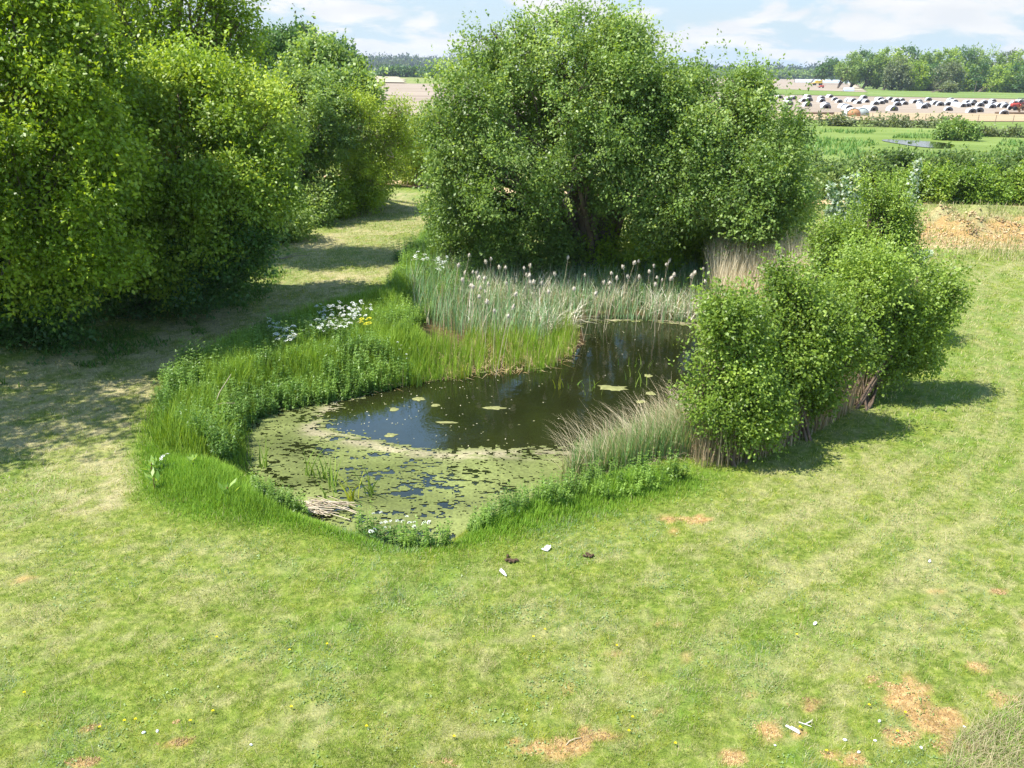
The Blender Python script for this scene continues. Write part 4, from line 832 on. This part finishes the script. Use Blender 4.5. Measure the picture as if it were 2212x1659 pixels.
# ------------------------------------------------------------------ pig arks
M_tin = paint('white_tin', (.58, .59, .60), .45, .0, .08, 3); M_end = paint('ark_end', (.15, .135, .125), .8, 0, .3, 4)
M_rust = paint('plywood', (.42, .22, .10), .8, 0, .2, 3); M_gry = paint('grey_board', (.32, .36, .33), .8, 0, .15, 3)
def arch(W, Hh, n=14): an = np.linspace(0, np.pi, n); return np.c_[-np.cos(an) * W / 2, np.sin(an) ** .8 * Hh]
def tunnel_mesh(L_, W, Hh, th=.04, cor=24, rib=.02):
    pr = arch(W, Hh); a = Acc(); ys = np.linspace(-L_ / 2, L_ / 2, cor + 1); V = []
    for s, o in ((1, 0), (-1, -th)):
        for k, y in enumerate(ys):
            f = 1 + (o + rib * (k % 2)) / (W / 2); V.append(np.c_[pr[:, 0] * f, np.full(len(pr), y), pr[:, 1] * f])
    V = np.concatenate(V); n = len(pr); i = np.arange(cor)[:, None] * n + np.arange(n - 1)[None]; o = (cor + 1) * n
    F = np.concatenate([np.stack([i, i + n, i + n + 1, i + 1], -1).reshape(-1, 4), np.stack([i + 1 + o, i + n + 1 + o, i + n + o, i + o], -1).reshape(-1, 4)])
    j = np.arange(n - 1); e = cor * n
    F = np.concatenate([F, np.stack([j, j + 1, j + 1 + o, j + o], 1), np.stack([e + j + o, e + j + 1 + o, e + j + 1, e + j], 1)]); return V, F
def end_mesh(W, Hh, y, door=True, t=.04):
    pr = arch(W - .1, Hh - .05); pts = [tuple(p) for p in pr]
    if door: pts += [(.32, 0), (.32, .62), (-.32, .62), (-.32, 0)]
    pts = np.array(pts); n = len(pts); V = np.r_[np.c_[pts[:, 0], np.full(n, y - t / 2), pts[:, 1]], np.c_[pts[:, 0], np.full(n, y + t / 2), pts[:, 1]]]
    j = np.arange(n); j2 = (j + 1) % n
    return V, [np.stack([j, j2, j2 + n, j + n], 1)[:, ::-1], np.stack([np.arange(n)[::-1] * 1, n + np.arange(n)])[:, :]] if False else [np.stack([j, j + n, j2 + n, j2], 1), np.stack([np.arange(n), n + np.arange(n)[::-1]])]
ark = empty('pig_ark'); V, F = tunnel_mesh(2.1, 2.1, 1.12); mesh('shell', V, F, M_tin, ark)
V, F = end_mesh(2.1, 1.12, -.92, True); mesh('end_panel', V, F, M_end, ark); V, F = end_mesh(2.1, 1.12, .92, False); mesh('end_panel', V, F, M_end, ark)
def cpy(o, **k):
    c = o.copy(); COL.objects.link(c)
    for ch in o.children:
        d_ = ch.copy(); COL.objects.link(d_); d_.parent = c
    return c
AA = [(400, 430), (495, 420), (590, 500), (600, 470), (690, 440), (820, 475), (835, 535), (890, 455), (1050, 490), (1115, 430), (1130, 480), (1110, 560), (1325, 450), (1325, 495), (1450, 425), (1530, 470), (1590, 505), (1395, 590), (1385, 560), (1655, 585), (1715, 605),
      (1735, 485), (1790, 490), (1870, 520), (1965, 440), (1930, 490), (1995, 500), (2010, 610), (2085, 625), (2135, 535), (2190, 470), (780, 625), (445, 600), (240, 470), (120, 520), (-200, 500), (-420, 560), (-700, 480), (-950, 540)]
BB = [(50, 465), (45, 525), (95, 505), (185, 465), (280, 490), (360, 480), (300, 550), (400, 535), (220, 625), (545, 510), (630, 500), (770, 475), (680, 590), (640, 530), (740, 570), (660, 560), (860, 535), (945, 550), (1105, 485), (1145, 510), (1060, 545), (1070, 625), (1175, 550),
      (1220, 560), (1270, 570), (1345, 515), (1420, 545), (1440, 510), (1340, 565), (1545, 560), (1610, 520), (1735, 495), (1730, 540), (1710, 585), (1810, 570), (1905, 545), (1925, 580), (2030, 595), (2140, 505), (2060, 530), (1410, 655), (1510, 645), (1910, 680), (2190, 590), (2300, 560), (2360, 520), (2340, 610)]
AR = [((2750 + .2486 * x) * .576, (260 + .2486 * y) * .576) for x, y in AA] + [((3290 + .2486 * x) * .576, (260 + .2486 * y) * .576) for x, y in BB]
rows = [[], [], [], []]
for x, y in AR:
    yy = y - (x - 1700) * .01745                     # level the tilted horizon
    rows[0 if yy >= 235 else 1 if yy >= 226 else 2 if yy >= 219 else 3].append((x, y))
RNM = ['nearest row', 'second row', 'third row', 'farthest row']; first = True; g = np.random.default_rng(9)
for r, rw in enumerate(rows):
    for k, (x, y) in enumerate(sorted(rw)):
        o = ark if first else cpy(ark); first = False
        c = G(x, y, .15); o.location = c; o.rotation_euler = (0, 0, math.radians(24 + g.normal(0, 8)) - math.atan2(c[0], c[1])); o.scale = [g.uniform(.74, .9)] * 3
        tag(o, 'white arched pig ark, %s in the %s of the field' % (nth(k), RNM[r]), 'pig ark', 'white arched pig arks on the bare field')
for (x, y, me_, lb) in [(1843, 250, M_rust, 'bigger pig ark with an orange board end, on the sandy headland'), (1861, 249, M_gry, 'bigger pig ark with a grey green end, right of the orange ended one')]:
    o = empty('pig_ark', G(x - 3, y, .2), math.radians(14) - math.atan2(62., 150.)); tag(o, lb, 'pig ark', 'pair of bigger arks on the headland')
    V, F = tunnel_mesh(2.5, 2.5, 1.35); mesh('shell', V, F, M_tin, o); V, F = end_mesh(2.5, 1.35, -1.2, False); mesh('end_panel', V, F, me_, o); V, F = end_mesh(2.5, 1.35, 1.2, False); mesh('end_panel', V, F, me_, o)
# troughs, fence, farm machinery
def thing_mesh(nm, lb, cat, loc, rz, mat, fn, group=None, **k):
    a = Acc(); fn(a); o = a.build(nm, mat, loc=loc, **k); o.rotation_euler = (0, 0, rz); tag(o, lb, cat, group); return o
M_wood = paint('old_wood', (.22, .15, .10), .9, 0, .3, 5, .2); M_yel = paint('yellow_paint', (.62, .42, .05), .5, 0, .15, 2); M_red = paint('red_paint', (.45, .06, .04), .5, 0, .2, 2)
M_blk = paint('dark_rubber', (.03, .03, .03), .8, 0, .2, 4); M_drk = paint('dark_machine', (.07, .09, .085), .6, 0, .3, 2); M_poly = paint('white_film', (.55, .60, .64), .35, 0, .06, .5)
def trough(a):
    box(a, (0, 0, .06), (6.5, .5, .10), bevel=.02); box(a, (0, .24, .24), (6.5, .05, .26)); box(a, (0, -.24, .24), (6.5, .05, .26)); box(a, (3.25, 0, .24), (.05, .43, .26)); box(a, (-3.25, 0, .24), (.05, .43, .26))
thing_mesh('feed_trough', 'long dark feed trough lying on the sandy headland', 'trough', G(1763, 246.5, .2), .03, M_wood, trough)
thing_mesh('feed_trough', 'long dark plank trough at the right edge of the pig field', 'trough', G(2185, 246, .2), -.02, M_wood, trough)
fa = G(1690, 259, .2); fb = G(2300, 268, .2); root = empty('wire_fence', fa); tag(root, 'thin wire fence on posts along the sandy headland', 'fence')
a0 = Acc(); tube(a0, [[0, 0, -.2], [0, 0, .6], [0, 0, 1.2]], .05, 6); pm = a0.build('post', M_wood, root); pm.location = (0, 0, 0)
for k in range(1, 17):
    d_ = pm.copy(); COL.objects.link(d_); d_.parent = root; d_.location = (fb - fa) * k / 16
a0 = Acc()
for z in (.4, .8, 1.1): tube(a0, np.array([[0, 0, z], *(((fb - fa) * t + [0, 0, z]) for t in (.5, 1.))]), .006, 4)
a0.build('wire', M_wood, root)
def tunnel_thing(nm, lb, x0, x1, y, Hm, Wm, mat, rz=0.0, z=.35, endm=None):
    p0, p1 = G(x0, y, z), G(x1, y, z); c = (p0 + p1) / 2; Ln = np.linalg.norm(p1 - p0) / max(.3, math.cos(rz))
    o = empty(nm, c, math.radians(90) + rz); tag(o, lb, nm.replace('_', ' ')); V, F = tunnel_mesh(Ln, Wm, Hm, .06, 30, .03); mesh('cover', V, F, mat, o)
    for s in (-1, 1):
        V, F = end_mesh(Wm, Hm, s * (Ln / 2 - .1), False); mesh('end_panel', V, F, endm or mat, o)
    return o
tunnel_thing('polythene_tunnel', 'short white tunnel shed on the bare upper field', 1619, 1642, 181.5, 3.2, 7, M_poly)
tunnel_thing('silage_bag', 'long white silage tube beside the yellow machine', 1758, 1812, 179, 2.6, 4.5, M_poly, -.15, endm=M_drk)
tunnel_thing('silage_bag', 'small white bundle at the foot of the pale track', 1826, 1839, 197, 1.5, 2.0, M_poly)
tunnel_thing('polythene_tunnel', 'thin white tunnel far away on the left fields', 868, 936, 163, 2.2, 6, M_poly, z=.4)
def machine(a, s=1.0):
    box(a, (0, 0, 1.1), (4.6, 1.7, .5), bevel=.1); box(a, (.3, 0, 1.8), (3.2, 1.5, .9), bevel=.15); box(a, (-2.9, 0, .9), (1.4, .3, .25), bevel=.05); tube(a, [[1.2, 0, 2.2], [2.6, 0, 2.6], [3.8, 0, 1.9]], .1, 6)
def wheels(root, pos, mat):
    pr = None
    for (x, y, r, w_) in pos:
        a = Acc(); tube(a, [[x, y - w_ / 2, r], [x, y - w_ / 4, r], [x, y + w_ / 4, r], [x, y + w_ / 2, r]], [r * .85, r, r, r * .85], 16); a.build('wheel', mat, root, smooth=False)
def vehicle(nm, lb, cat, loc, rz, mat, scale, body=machine, pos=((-1.6, -.9, .5, .3), (-1.6, .9, .5, .3), (1.4, -.9, .5, .3), (1.4, .9, .5, .3)), cab=None, group=None):
    o = empty(nm, loc, rz); o.scale = [scale] * 3; tag(o, lb, cat, group); a = Acc(); body(a); a.build('body', mat, o); wheels(o, pos, M_blk)
    if cab: a = Acc(); cab(a); a.build('cab', M_drk, o)
    return o
vehicle('farm_machine', 'yellow farm machine parked below the long white tube', 'machine', G(1766, 184.5, .35), .1, M_yel, 1.35)
vehicle('farm_machine', 'dark machinery parked right of the short white tunnel', 'machine', G(1652, 180.5, .35), .0, M_drk, 1.15)
vehicle('farm_machine', 'small dark and yellow machine, last in line on the upper field', 'machine', G(1668, 181, .35), .3, M_yel, .7)
vehicle('farm_machine', 'low rusty red implement below the yellow machine', 'machine', G(1774, 190, .35), .0, M_red, .6)
def tr_body(a): box(a, (-1.1, 0, 1.25), (2.1, .8, .8), bevel=.12); box(a, (.9, 0, 1.1), (1.7, .9, .7), bevel=.1); box(a, (.9, -.75, 1.7), (1.3, .5, .1), bevel=.03); box(a, (.9, .75, 1.7), (1.3, .5, .1), bevel=.03); tube(a, [[-1.2, .3, 1.6], [-1.2, .3, 2.0], [-1.2, .3, 2.4]], .05, 6)
def tr_cab(a):
    box(a, (.8, 0, 2.75), (1.5, 1.4, .12), bevel=.04)
    for x in (.15, 1.45):
        for y in (-.6, .6): box(a, (x, y, 2.05), (.08, .08, 1.3))
    box(a, (1.1, 0, 1.6), (.5, .5, .5), bevel=.08)
vehicle('tractor', 'red tractor among the arks at the right edge of the photo', 'tractor', G(2198, 238.5, .15), .25, M_red, .95, tr_body, ((-1.6, -.75, .5, .3), (-1.6, .75, .5, .3), (.9, -.85, .85, .42), (.9, .85, .85, .42)), tr_cab)
def muck(a):
    V, F, c_, p_ = crown([(np.array([0, 0, .5]), 1.1), (np.array([.9, .2, .4]), .8)], 60, 6, .3, ((.14, .08, .04), (.22, .13, .07), (.3, .2, .12)), np.random.default_rng(3), spray=.2, rc=.4); a.add(V, F, c_)
thing_mesh('straw_heap', 'brown straw heap at the right edge behind the nearest arks', 'heap', G(2211, 243, .15), 0, M_dry, muck)
thing_mesh('post', 'thin pale pole standing before the wood on the right', 'pole', G(2105, 200, .2), 0, M_wood, lambda a: tube(a, [[0, 0, 0], [0, 0, 2], [0, 0, 5.2]], [.12, .11, .09], 7))

# ------------------------------------------------------------------ cattails
HP = [(540, 250), (583, 293), (613, 183), (637, 290), (658, 300), (717, 228), (751, 207), (575, 345), (672, 330), (711, 335), (620, 380), (638, 388), (683, 397), (715, 412), (733, 368), (676, 447), (730, 485), (775, 540), (860, 570), (891, 515), (843, 263), (805, 262), (965, 265),
      (1000, 253), (995, 317), (976, 308), (1005, 360), (1024, 358), (1075, 360), (1156, 305), (1242, 200), (1350, 308), (1282, 400), (1518, 298), (1508, 362), (1558, 330), (1596, 260), (1665, 235), (1693, 222), (1625, 322), (1695, 325), (1762, 288), (1790, 252), (1811, 325),
      (1843, 340), (1871, 243), (1888, 220), (1898, 335), (1920, 310), (1800, 370), (1470, 360), (2028, 320), (2048, 300), (2106, 268), (2120, 350), (905, 435), (850, 362), (1120, 420), (1420, 430)]
HP = sorted(((1400 + .5877 * x) * .576, (850 + .5877 * y) * .576) for x, y in HP)
g = np.random.default_rng(21)
def head_mesh(fat):
    a = Acc(); n = 9; t = np.linspace(0, 1, n); r = np.sin(np.clip(t * 1.05, 0, 1) * np.pi) ** .55 * .032 * fat + .004; r[3:6] *= g.uniform(1, 1.35)
    pts = np.c_[np.cumsum(g.normal(0, .006, n)), np.cumsum(g.normal(0, .006, n)), t * .20]; tube(a, pts, r, 8, (.62, .55, .44))
    k = 70; az = g.uniform(0, 6.28, k); tt = g.random(k); rr = np.interp(tt, t, r); p = np.c_[np.cos(az) * rr, np.sin(az) * rr, tt * .20]; dd = unit(np.c_[np.cos(az), np.sin(az), g.uniform(-.8, .3, k)])
    V, F = leaves(p, dd, rdir(k, g), g.uniform(.015, .04, k), g.uniform(.012, .022, k)); a.add(V, F, mixcol(g.random((k, 1)), (.52, .44, .34), (.80, .74, .62))); return a
protos = []
for q in range(5):
    a = head_mesh([1, 1.3, .8, 1.15, 1.4][q]); o = a.build('seed_head', M_dry, smooth=False); protos.append(o)
usedp = [False] * 5
for k, (x, y) in enumerate(HP):
    z = g.uniform(.95, 1.2); tip = G(x, y, z); ln = g.normal(0, .2, 2) - (np.array([.12, 0]) if x < 1000 and g.random() < .5 else 0); ln = ln if x > 850 else ln
    base = np.array([tip[0] - abs(ln[0]) * 1.2 if x < 1010 else tip[0] + ln[0], tip[1] + ln[1], -.5]); root = empty('cattail', base)
    side = 'left half' if x < 1130 else 'right half'
    tag(root, 'fluffy pale cattail head on a dry stem, %s' % nth(k), 'cattail', 'cattail heads above the reeds')
    v = tip - base; a = Acc(); tube(a, [[0, 0, 0], v * .35 + [0, 0, .03], v * .7 + [0, 0, .02], v], [.008, .007, .006, .005], 5, (.55, .46, .32)); a.build('stem', M_dry, root)
    q = k % 5; o = protos[q] if not usedp[q] else protos[q].copy()
    if usedp[q]: COL.objects.link(o)
    usedp[q] = True; o.parent = root; o.location = Vector(v - unit(v) * .06); o.rotation_euler = Vector(unit(v + np.array([g.normal(0, .15), g.normal(0, .15), 0]))).to_track_quat('Z', 'Y').to_euler(); o.scale = [g.uniform(.6, .9)] * 3

# ------------------------------------------------------------------ iris clumps, docks, cow parsley, dandelions
IR = [(710, 845, .42, 1), (741, 831, .34, 1), (782, 834, .42, 1), (824, 838, .42, 1), (667, 857, .30, 1), (571, 1012, .55, 0), (670, 1032, .5, 0), (698, 1039, .4, 0), (719, 1053, .55, 0), (754, 1082, .5, 1), (806, 1072, .55, 0), (715, 1077, .35, 0), (1213, 840, .3, 1), (1277, 849, .32, 0),
      (1363, 815, .42, 0), (1382, 834, .36, 0), (1406, 795, .36, 0), (1240, 832, .2, 0), (1357, 790, .26, 0), (905, 835, .4, 0), (1000, 820, .4, 1), (640, 870, .3, 1)]
IR.sort()
for k, (x, y, h_, yl) in enumerate(IR):
    c = G(x, y, WZ - .02); n = g.integers(5, 11) if x < 1150 else g.integers(3, 6); sp = .05 if x < 1150 else .14
    cs = ((.28, .34, .03), (.48, .50, .06)) if yl else ((.12, .22, .03), (.26, .36, .06))
    V, F = blades(g.normal(0, sp, (n, 3)) * [1, 1, 0], h_ * 1.25 * g.uniform(.55, 1.15, n), g.uniform(.026, .042, n), g.uniform(0, 6.28, n), g.uniform(.1, .75, n), segs=4, tw=g.uniform(0, 3.1, n))
    o = mesh('iris_clump', V, F, M_grass, loc=c, col=rep(mixcol(g.random((n, 1)), *cs), 4)); where = 'the open water' if x > 1150 else 'the algae near the camera' if y > 1000 else 'the left rear shallows'
    tag(o, '%s sword leaved clump, %s, in %s' % ('yellowish' if yl else 'green', nth(k), where), 'iris', 'sword leaved clumps in the pond')
for k, (x, y, lb) in enumerate([(330, 1025, 'left end of the front grass fringe'), (335, 1060, 'lawn edge below the leftmost dock'), (420, 1021, 'middle of the left grass fringe'), (493, 1080, 'open grass near the algae corner'), (441, 945, 'foot of the nettles'), (1018, 650, 'edge of the cattails')]):
    if k == 5: continue
    c = at(x, y); n = 13; az = g.uniform(0, 6.28, n); dd = unit(np.c_[np.cos(az), np.sin(az), g.uniform(.5, 1.6, n)]); p = g.normal(0, .04, (n, 3)) + [0, 0, .12]
    a = Acc(); V, F = leaves(p, dd, unit(g.normal(0, .3, (n, 3)) + [0, 0, 1.]), g.uniform(.13, .24, n), g.uniform(.05, .08, n), .1); a.add(V, F, mixcol(g.random((n, 1)), (.20, .36, .05), (.42, .56, .14)))
    tube(a, [[0, 0, -.02], [0, 0, .1], [.01, 0, .2]], .01, 5, (.3, .2, .08)); tag(a.build('dock_plant', M_leaf, loc=c + [0, 0, .05]), 'broad leaved dock plant at the ' + lb, 'plant', 'dock plants on the near bank')
def umbel(yel=False):
    a = Acc(); k = 26; az = g.uniform(0, 6.28, k); r = np.sqrt(g.random(k)) * .055; p = np.c_[np.cos(az) * r, np.sin(az) * r, .02 - r * r * 5]
    V, F = leaves(p, unit(np.c_[np.cos(az), np.sin(az), g.normal(0, .3, k)]), unit(g.normal(0, .2, (k, 3)) + [0, 0, 1.]), np.full(k, .026), np.full(k, .026)); a.add(V, F, (.72, .66, .05) if yel else (.80, .82, .78))
    for q in range(6): tube(a, [[0, 0, -.06], [math.cos(q) * .02, math.sin(q) * .02, -.02], [math.cos(q) * .045, math.sin(q) * .045, .01]], .0025, 3, (.15, .25, .06), cap=False)
    return a
UM = umbel().build('umbel', M_flower); UMY = umbel(True).build('umbel', M_flower); used = {0: False, 1: False}
def parsley(x, y, zt, lb, grp, nu=8, yel=0, spread=.16, name='cow_parsley', us=1.0):
    tip = G(x, y, zt); gz = float(hh(tip[0:1], tip[1:2])[0]); base = np.array([tip[0], tip[1], gz - .02]); root = empty(name, base); tag(root, lb, 'wildflower', grp); hgt = zt - gz; a = Acc()
    for q in range(nu):
        t_ = np.r_[g.normal(0, spread, 2), hgt * g.uniform(.82, 1.08)]; f = hgt * .45; tube(a, [[0, 0, 0], [t_[0] * .1, t_[1] * .1, f], [t_[0] * .6, t_[1] * .6, (f + t_[2]) / 2], t_ - [0, 0, .05]], [.007, .006, .004, .003], 4, (.13, .22, .05))
        src = UMY if yel else UM; o = src if not used[yel] else src.copy()
        if used[yel]: COL.objects.link(o)
        used[yel] = True; o.parent = root; o.location = t_; o.rotation_euler = (g.normal(0, .25), g.normal(0, .25), g.uniform(0, 6)); o.scale = [g.uniform(.7, 1.25) * us] * 3
    a.build('stem', M_leaf, root); n = 60; az = g.uniform(0, 6.28, n); p = np.c_[g.normal(0, .10, (n, 2)), g.uniform(.1, .7, n) * hgt]; V, F = leaves(p, unit(np.c_[np.cos(az), np.sin(az), g.uniform(-.2, .5, n)]), unit(g.normal(0, .3, (n, 3)) + [0, 0, 1.]), g.uniform(.06, .12, n), g.uniform(.02, .045, n)); mesh('leaves', V, F, M_leaf, root, col=mixcol(g.random((n, 1)), (.06, .15, .02), (.14, .26, .04)))
PA = sorted([(695, 660), (712, 672), (725, 690), (700, 682), (735, 668), (750, 660), (768, 664), (742, 684), (722, 700), (757, 676), (690, 700), (776, 655), (715, 658), (738, 698), (785, 668), (708, 695), (762, 690)])
for k, (x, y) in enumerate(PA): parsley(x, y, .72, 'white cow parsley in the big patch by the track, %s' % nth(k), 'cow parsley in the big patch', 8, spread=.19, us=.75)
for k, (x, y) in enumerate(sorted([(590, 700), (600, 712), (618, 708), (636, 716), (608, 722), (586, 690), (628, 728)])): parsley(x, y, .6, 'white cow parsley in the small patch above the nettles, %s' % nth(k), 'cow parsley in the small patch', 5, spread=.12)
for k, (x, y) in enumerate(sorted([(912, 548), (922, 556), (944, 562), (955, 568), (902, 555), (965, 560)])): parsley(x, y, .6, 'faint white cow parsley below the tallest tree, %s' % nth(k), 'cow parsley by the tallest tree', 5, spread=.14)
for k, (x, y, z) in enumerate([(866, 742, .5), (880, 752, .5), (350, 985, .35), (808, 1112, .05), (828, 1128, .0), (868, 1118, .02), (892, 1125, .0), (905, 1132, .0), (846, 1122, 0), (797, 1138, .05)]):
    parsley(x, y, z, ['white flowers above the nettles by the sedge, left one', 'white flowers above the nettles by the sedge, right one', 'lone white flowers at the left end of the bank'][k] if k < 3 else 'white umbel flowers at the near water edge, %s of seven' % nth([3, 9, 4, 8, 5, 6, 7].index(k) if k in [3, 9, 4, 8, 5, 6, 7] else 0), 'small white flower plants', 3, spread=.08, us=.5)
parsley(788, 690, .72, 'yellow flowering plant at the right end of the white flower patch', None, 6, yel=1, name='yellow_wildflower')
DN = [(270, 1564), (294, 1561), (412, 1564), (217, 1578), (54, 1503), (461, 1543), (630, 1534), (707, 1398), (469, 1383), (626, 1411), (1152, 1382), (1177, 1366), (1332, 1401), (1366, 1556), (1358, 1586), (792, 1576), (981, 1598), (1458, 1613), (1727, 1578), (1876, 1530), (1954, 1546), (1784, 1629), (1720, 1377), (1937, 1587)]
a = Acc(); k_ = 20; az = np.arange(k_) / k_ * 6.28 * 3; V, F = leaves(np.c_[np.cos(az) * .003, np.sin(az) * .003, np.full(k_, .05)], unit(np.c_[np.cos(az), np.sin(az), g.uniform(.1, 1, k_)]), np.tile([0, 0, 1.], (k_, 1)), np.full(k_, .018), np.full(k_, .008)); a.add(V, F, (.85, .68, .02))
tube(a, [[0, 0, 0], [.002, 0, .025], [0, 0, .05]], .002, 4, (.2, .3, .06)); dan = a.build('dandelion', M_flower)
for k, (x, y) in enumerate(sorted(DN)):
    o = dan if k == 0 else dan.copy()
    if k: COL.objects.link(o)
    o.location = at(x, y); tag(o, 'yellow dandelion flower in the near lawn, %s' % nth(k), 'dandelion', 'dandelions in the near lawn')

# ------------------------------------------------------------------ feathers, sticks, stones
M_fea = paint('feather', (.82, .83, .84), .6, 0, .05, 20)
def feathers(a, k, L_, fan, h0):
    for q in range(k):
        an = fan[0] + (fan[1] - fan[0]) * q / max(1, k - 1) + g.normal(0, .05); l_ = L_ * g.uniform(.8, 1.1); n = 7; t = np.linspace(0, 1, n); w_ = np.sin(np.clip(t * 1.02 + .02, 0, 1) * np.pi) ** .6 * .013 + .001
        c_ = np.c_[np.cos(an) * t * l_, np.sin(an) * t * l_, h0 + t * l_ * .35 - t * t * l_ * .1 + q * .002]; s_ = np.array([-np.sin(an), np.cos(an), 0])
        V = np.concatenate([c_ + s_ * w_[:, None], c_ + [0, 0, .004], c_ - s_ * w_[:, None]]); j = np.arange(n - 1); a.add(V, np.concatenate([np.stack([j, j + 1, j + 1 + n, j + n], 1), np.stack([j + n, j + n + 1, j + 1 + 2 * n, j + 2 * n], 1)]))
        tube(a, c_[:5] * [1, 1, 1] + [0, 0, .003], .0012, 4)
thing_mesh('feather_cluster', 'white splayed feathers on the lawn, the upper one near the fringe', 'feathers', at(1183, 1192), 0, M_fea, lambda a: (feathers(a, 4, .10, (2.9, 2.0), .015), feathers(a, 4, .12, (1.7, 1.0), .02)), 'white feathers on the lawn')
thing_mesh('feather_cluster', 'long white feathers on the lawn, the lower one toward the camera', 'feathers', at(1094, 1247), 0, M_fea, lambda a: feathers(a, 5, .15, (2.35, 2.15), .02), 'white feathers on the lawn')
for x, y, lb, s in [(1757, 1352, 'single small white feather lying alone on the right lawn', .7), (2006, 1216, 'tiny white feather on the far right lawn', .5)]:
    thing_mesh('feather', lb, 'feather', at(x, y), 0, M_fea, lambda a: feathers(a, 2, .11 * s, (.6, .9), .015))
def clod(a, r=.06):
    for q in range(9): p = np.r_[g.normal(0, r * .6, 2), .01]; n = 6; t = np.linspace(0, 1, n); tube(a, np.c_[p[0] + t * r * .7 * g.normal(), p[1] + t * r * .7 * g.normal(), .01 + np.sin(t * 3) * r * .4], np.sin(t * 3.0 + .1) * r * .35 + .003, 7, (.10, .065, .04))
thing_mesh('dung', 'dark brown clod on the lawn left of the upper feathers', 'clod', at(1100, 1213), 0, M_bark, clod); thing_mesh('dung', 'flat brown clod on the lawn right of the upper feathers', 'clod', at(1272, 1203), 0, M_bark, lambda a: clod(a, .05))
def stick(pts, r, C): return lambda a: tube(a, pts, r, 6, C)
PALE = (.72, .68, .56)
def plank(a): box(a, (0, 0, .018), (.17, .028, .02), PALE, bevel=.004); box(a, (.02, .012, .034), (.10, .016, .01), PALE, bevel=.002)
thing_mesh('wood_scrap', 'straight white split stick near the sandy patch, bottom right', 'stick', at(1712, 1578), -.75, M_bark, plank)
thing_mesh('wood_scrap', 'white forked twig just right of the straight white stick', 'twig', at(1744, 1566), .2, M_bark, lambda a: (tube(a, [[-.09, .04, .02], [-.03, 0, .015], [.06, .02, .03], [.08, .04, .03]], [.006, .009, .008, .004], 6, PALE), tube(a, [[-.03, 0, .015], [.0, -.03, .02], [.02, -.05, .02]], [.006, .005, .003], 6, PALE)))
thing_mesh('wood_scrap', 'pale curved stick on the orange sand at bottom centre', 'stick', at(1238, 1602), .35, M_bark, stick([[-.1, -.03, .01], [-.05, 0, .02], [.03, .015, .02], [.1, .01, .015]], [.004, .007, .006, .004], (.5, .42, .28)))
thing_mesh('branch', 'bare pale fallen twig sticking out of the nettles', 'branch', at(462, 905), 0, M_bark, lambda a: (tube(a, [[0, 0, .2], [.12, .2, .55], [.3, .5, .85]], [.012, .009, .005], 5, (.45, .38, .25)), tube(a, [[.0, .0, .3], [.25, -.05, .4], [.5, 0, .38]], [.009, .006, .004], 5, (.45, .38, .25))))
thing_mesh('branch', 'fallen branch in the shade beside the mown track', 'branch', at(610, 560), 0, M_bark, lambda a: [tube(a, [[0, 0, .03], [.5 * math.cos(q), .5 * math.sin(q), .12], [1.1 * math.cos(q + .2), 1.1 * math.sin(q + .2), .08]], [.02, .014, .006], 5, (.3, .24, .17)) for q in (.2, .9, 2.6, 3.5)])
ST = sorted([(1674, 1611), (1890, 1601), (1855, 1627), (1990, 1617), (2083, 1571), (341, 1581), (311, 1585), (543, 1610), (1825, 1600), (1900, 1560)])
for k, (x, y) in enumerate(ST):
    n = 8; t = np.linspace(0, 1, n); s = g.uniform(.7, 1.2) * (.018 if k != 4 else .02)
    thing_mesh('stone', 'small white stone in the near grass, %s' % nth(k), 'stone', at(x, y), g.uniform(0, 3), M_fea, lambda a: tube(a, np.c_[(t - .5) * s * 2.2, np.sin(t * 2) * s * .2, np.full(n, s * .7)], np.sin(t * 3.0 + .07) ** .6 * s * .75 * g.uniform(.9, 1.1, n), 9), 'white stones in the near grass')
a = Acc(); c = G(665, 1098, -.42)
for q in range(70):
    p = np.r_[g.uniform(-.55, .65), g.uniform(-.16, .16), g.uniform(0, .10)]; an = g.normal(-.25, .18); l_ = g.uniform(.2, .5); v = np.array([math.cos(an), math.sin(an), g.normal(0, .06)]) * l_
    tube(a, [p - v, p, p + v], .007, 5, mixcol(g.random(), (.42, .33, .22), (.72, .64, .50)))
tag(a.build('reed_raft', M_dry, loc=c), 'raft of broken pale reed stems at the near left edge of the pond', 'reed debris')
print('all', time.time() - T0)

# ------------------------------------------------------------------ thin summer haze
hz = Acc(); box(hz, (0, 2900, 24), (7000, 6200, 52)); m = bpy.data.materials.new('haze'); nt, out = nodes(m)
pv = N(nt, 'ShaderNodeVolumePrincipled'); pv.inputs['Color'].default_value = (.80, .88, 1, 1); pv.inputs['Density'].default_value = .00014; pv.inputs['Anisotropy'].default_value = .2
nt.links.new(pv.outputs[0], out.inputs['Volume'])
tag(hz.build('haze', m), 'thin pale haze over the distant fields', 'haze', kind='stuff')
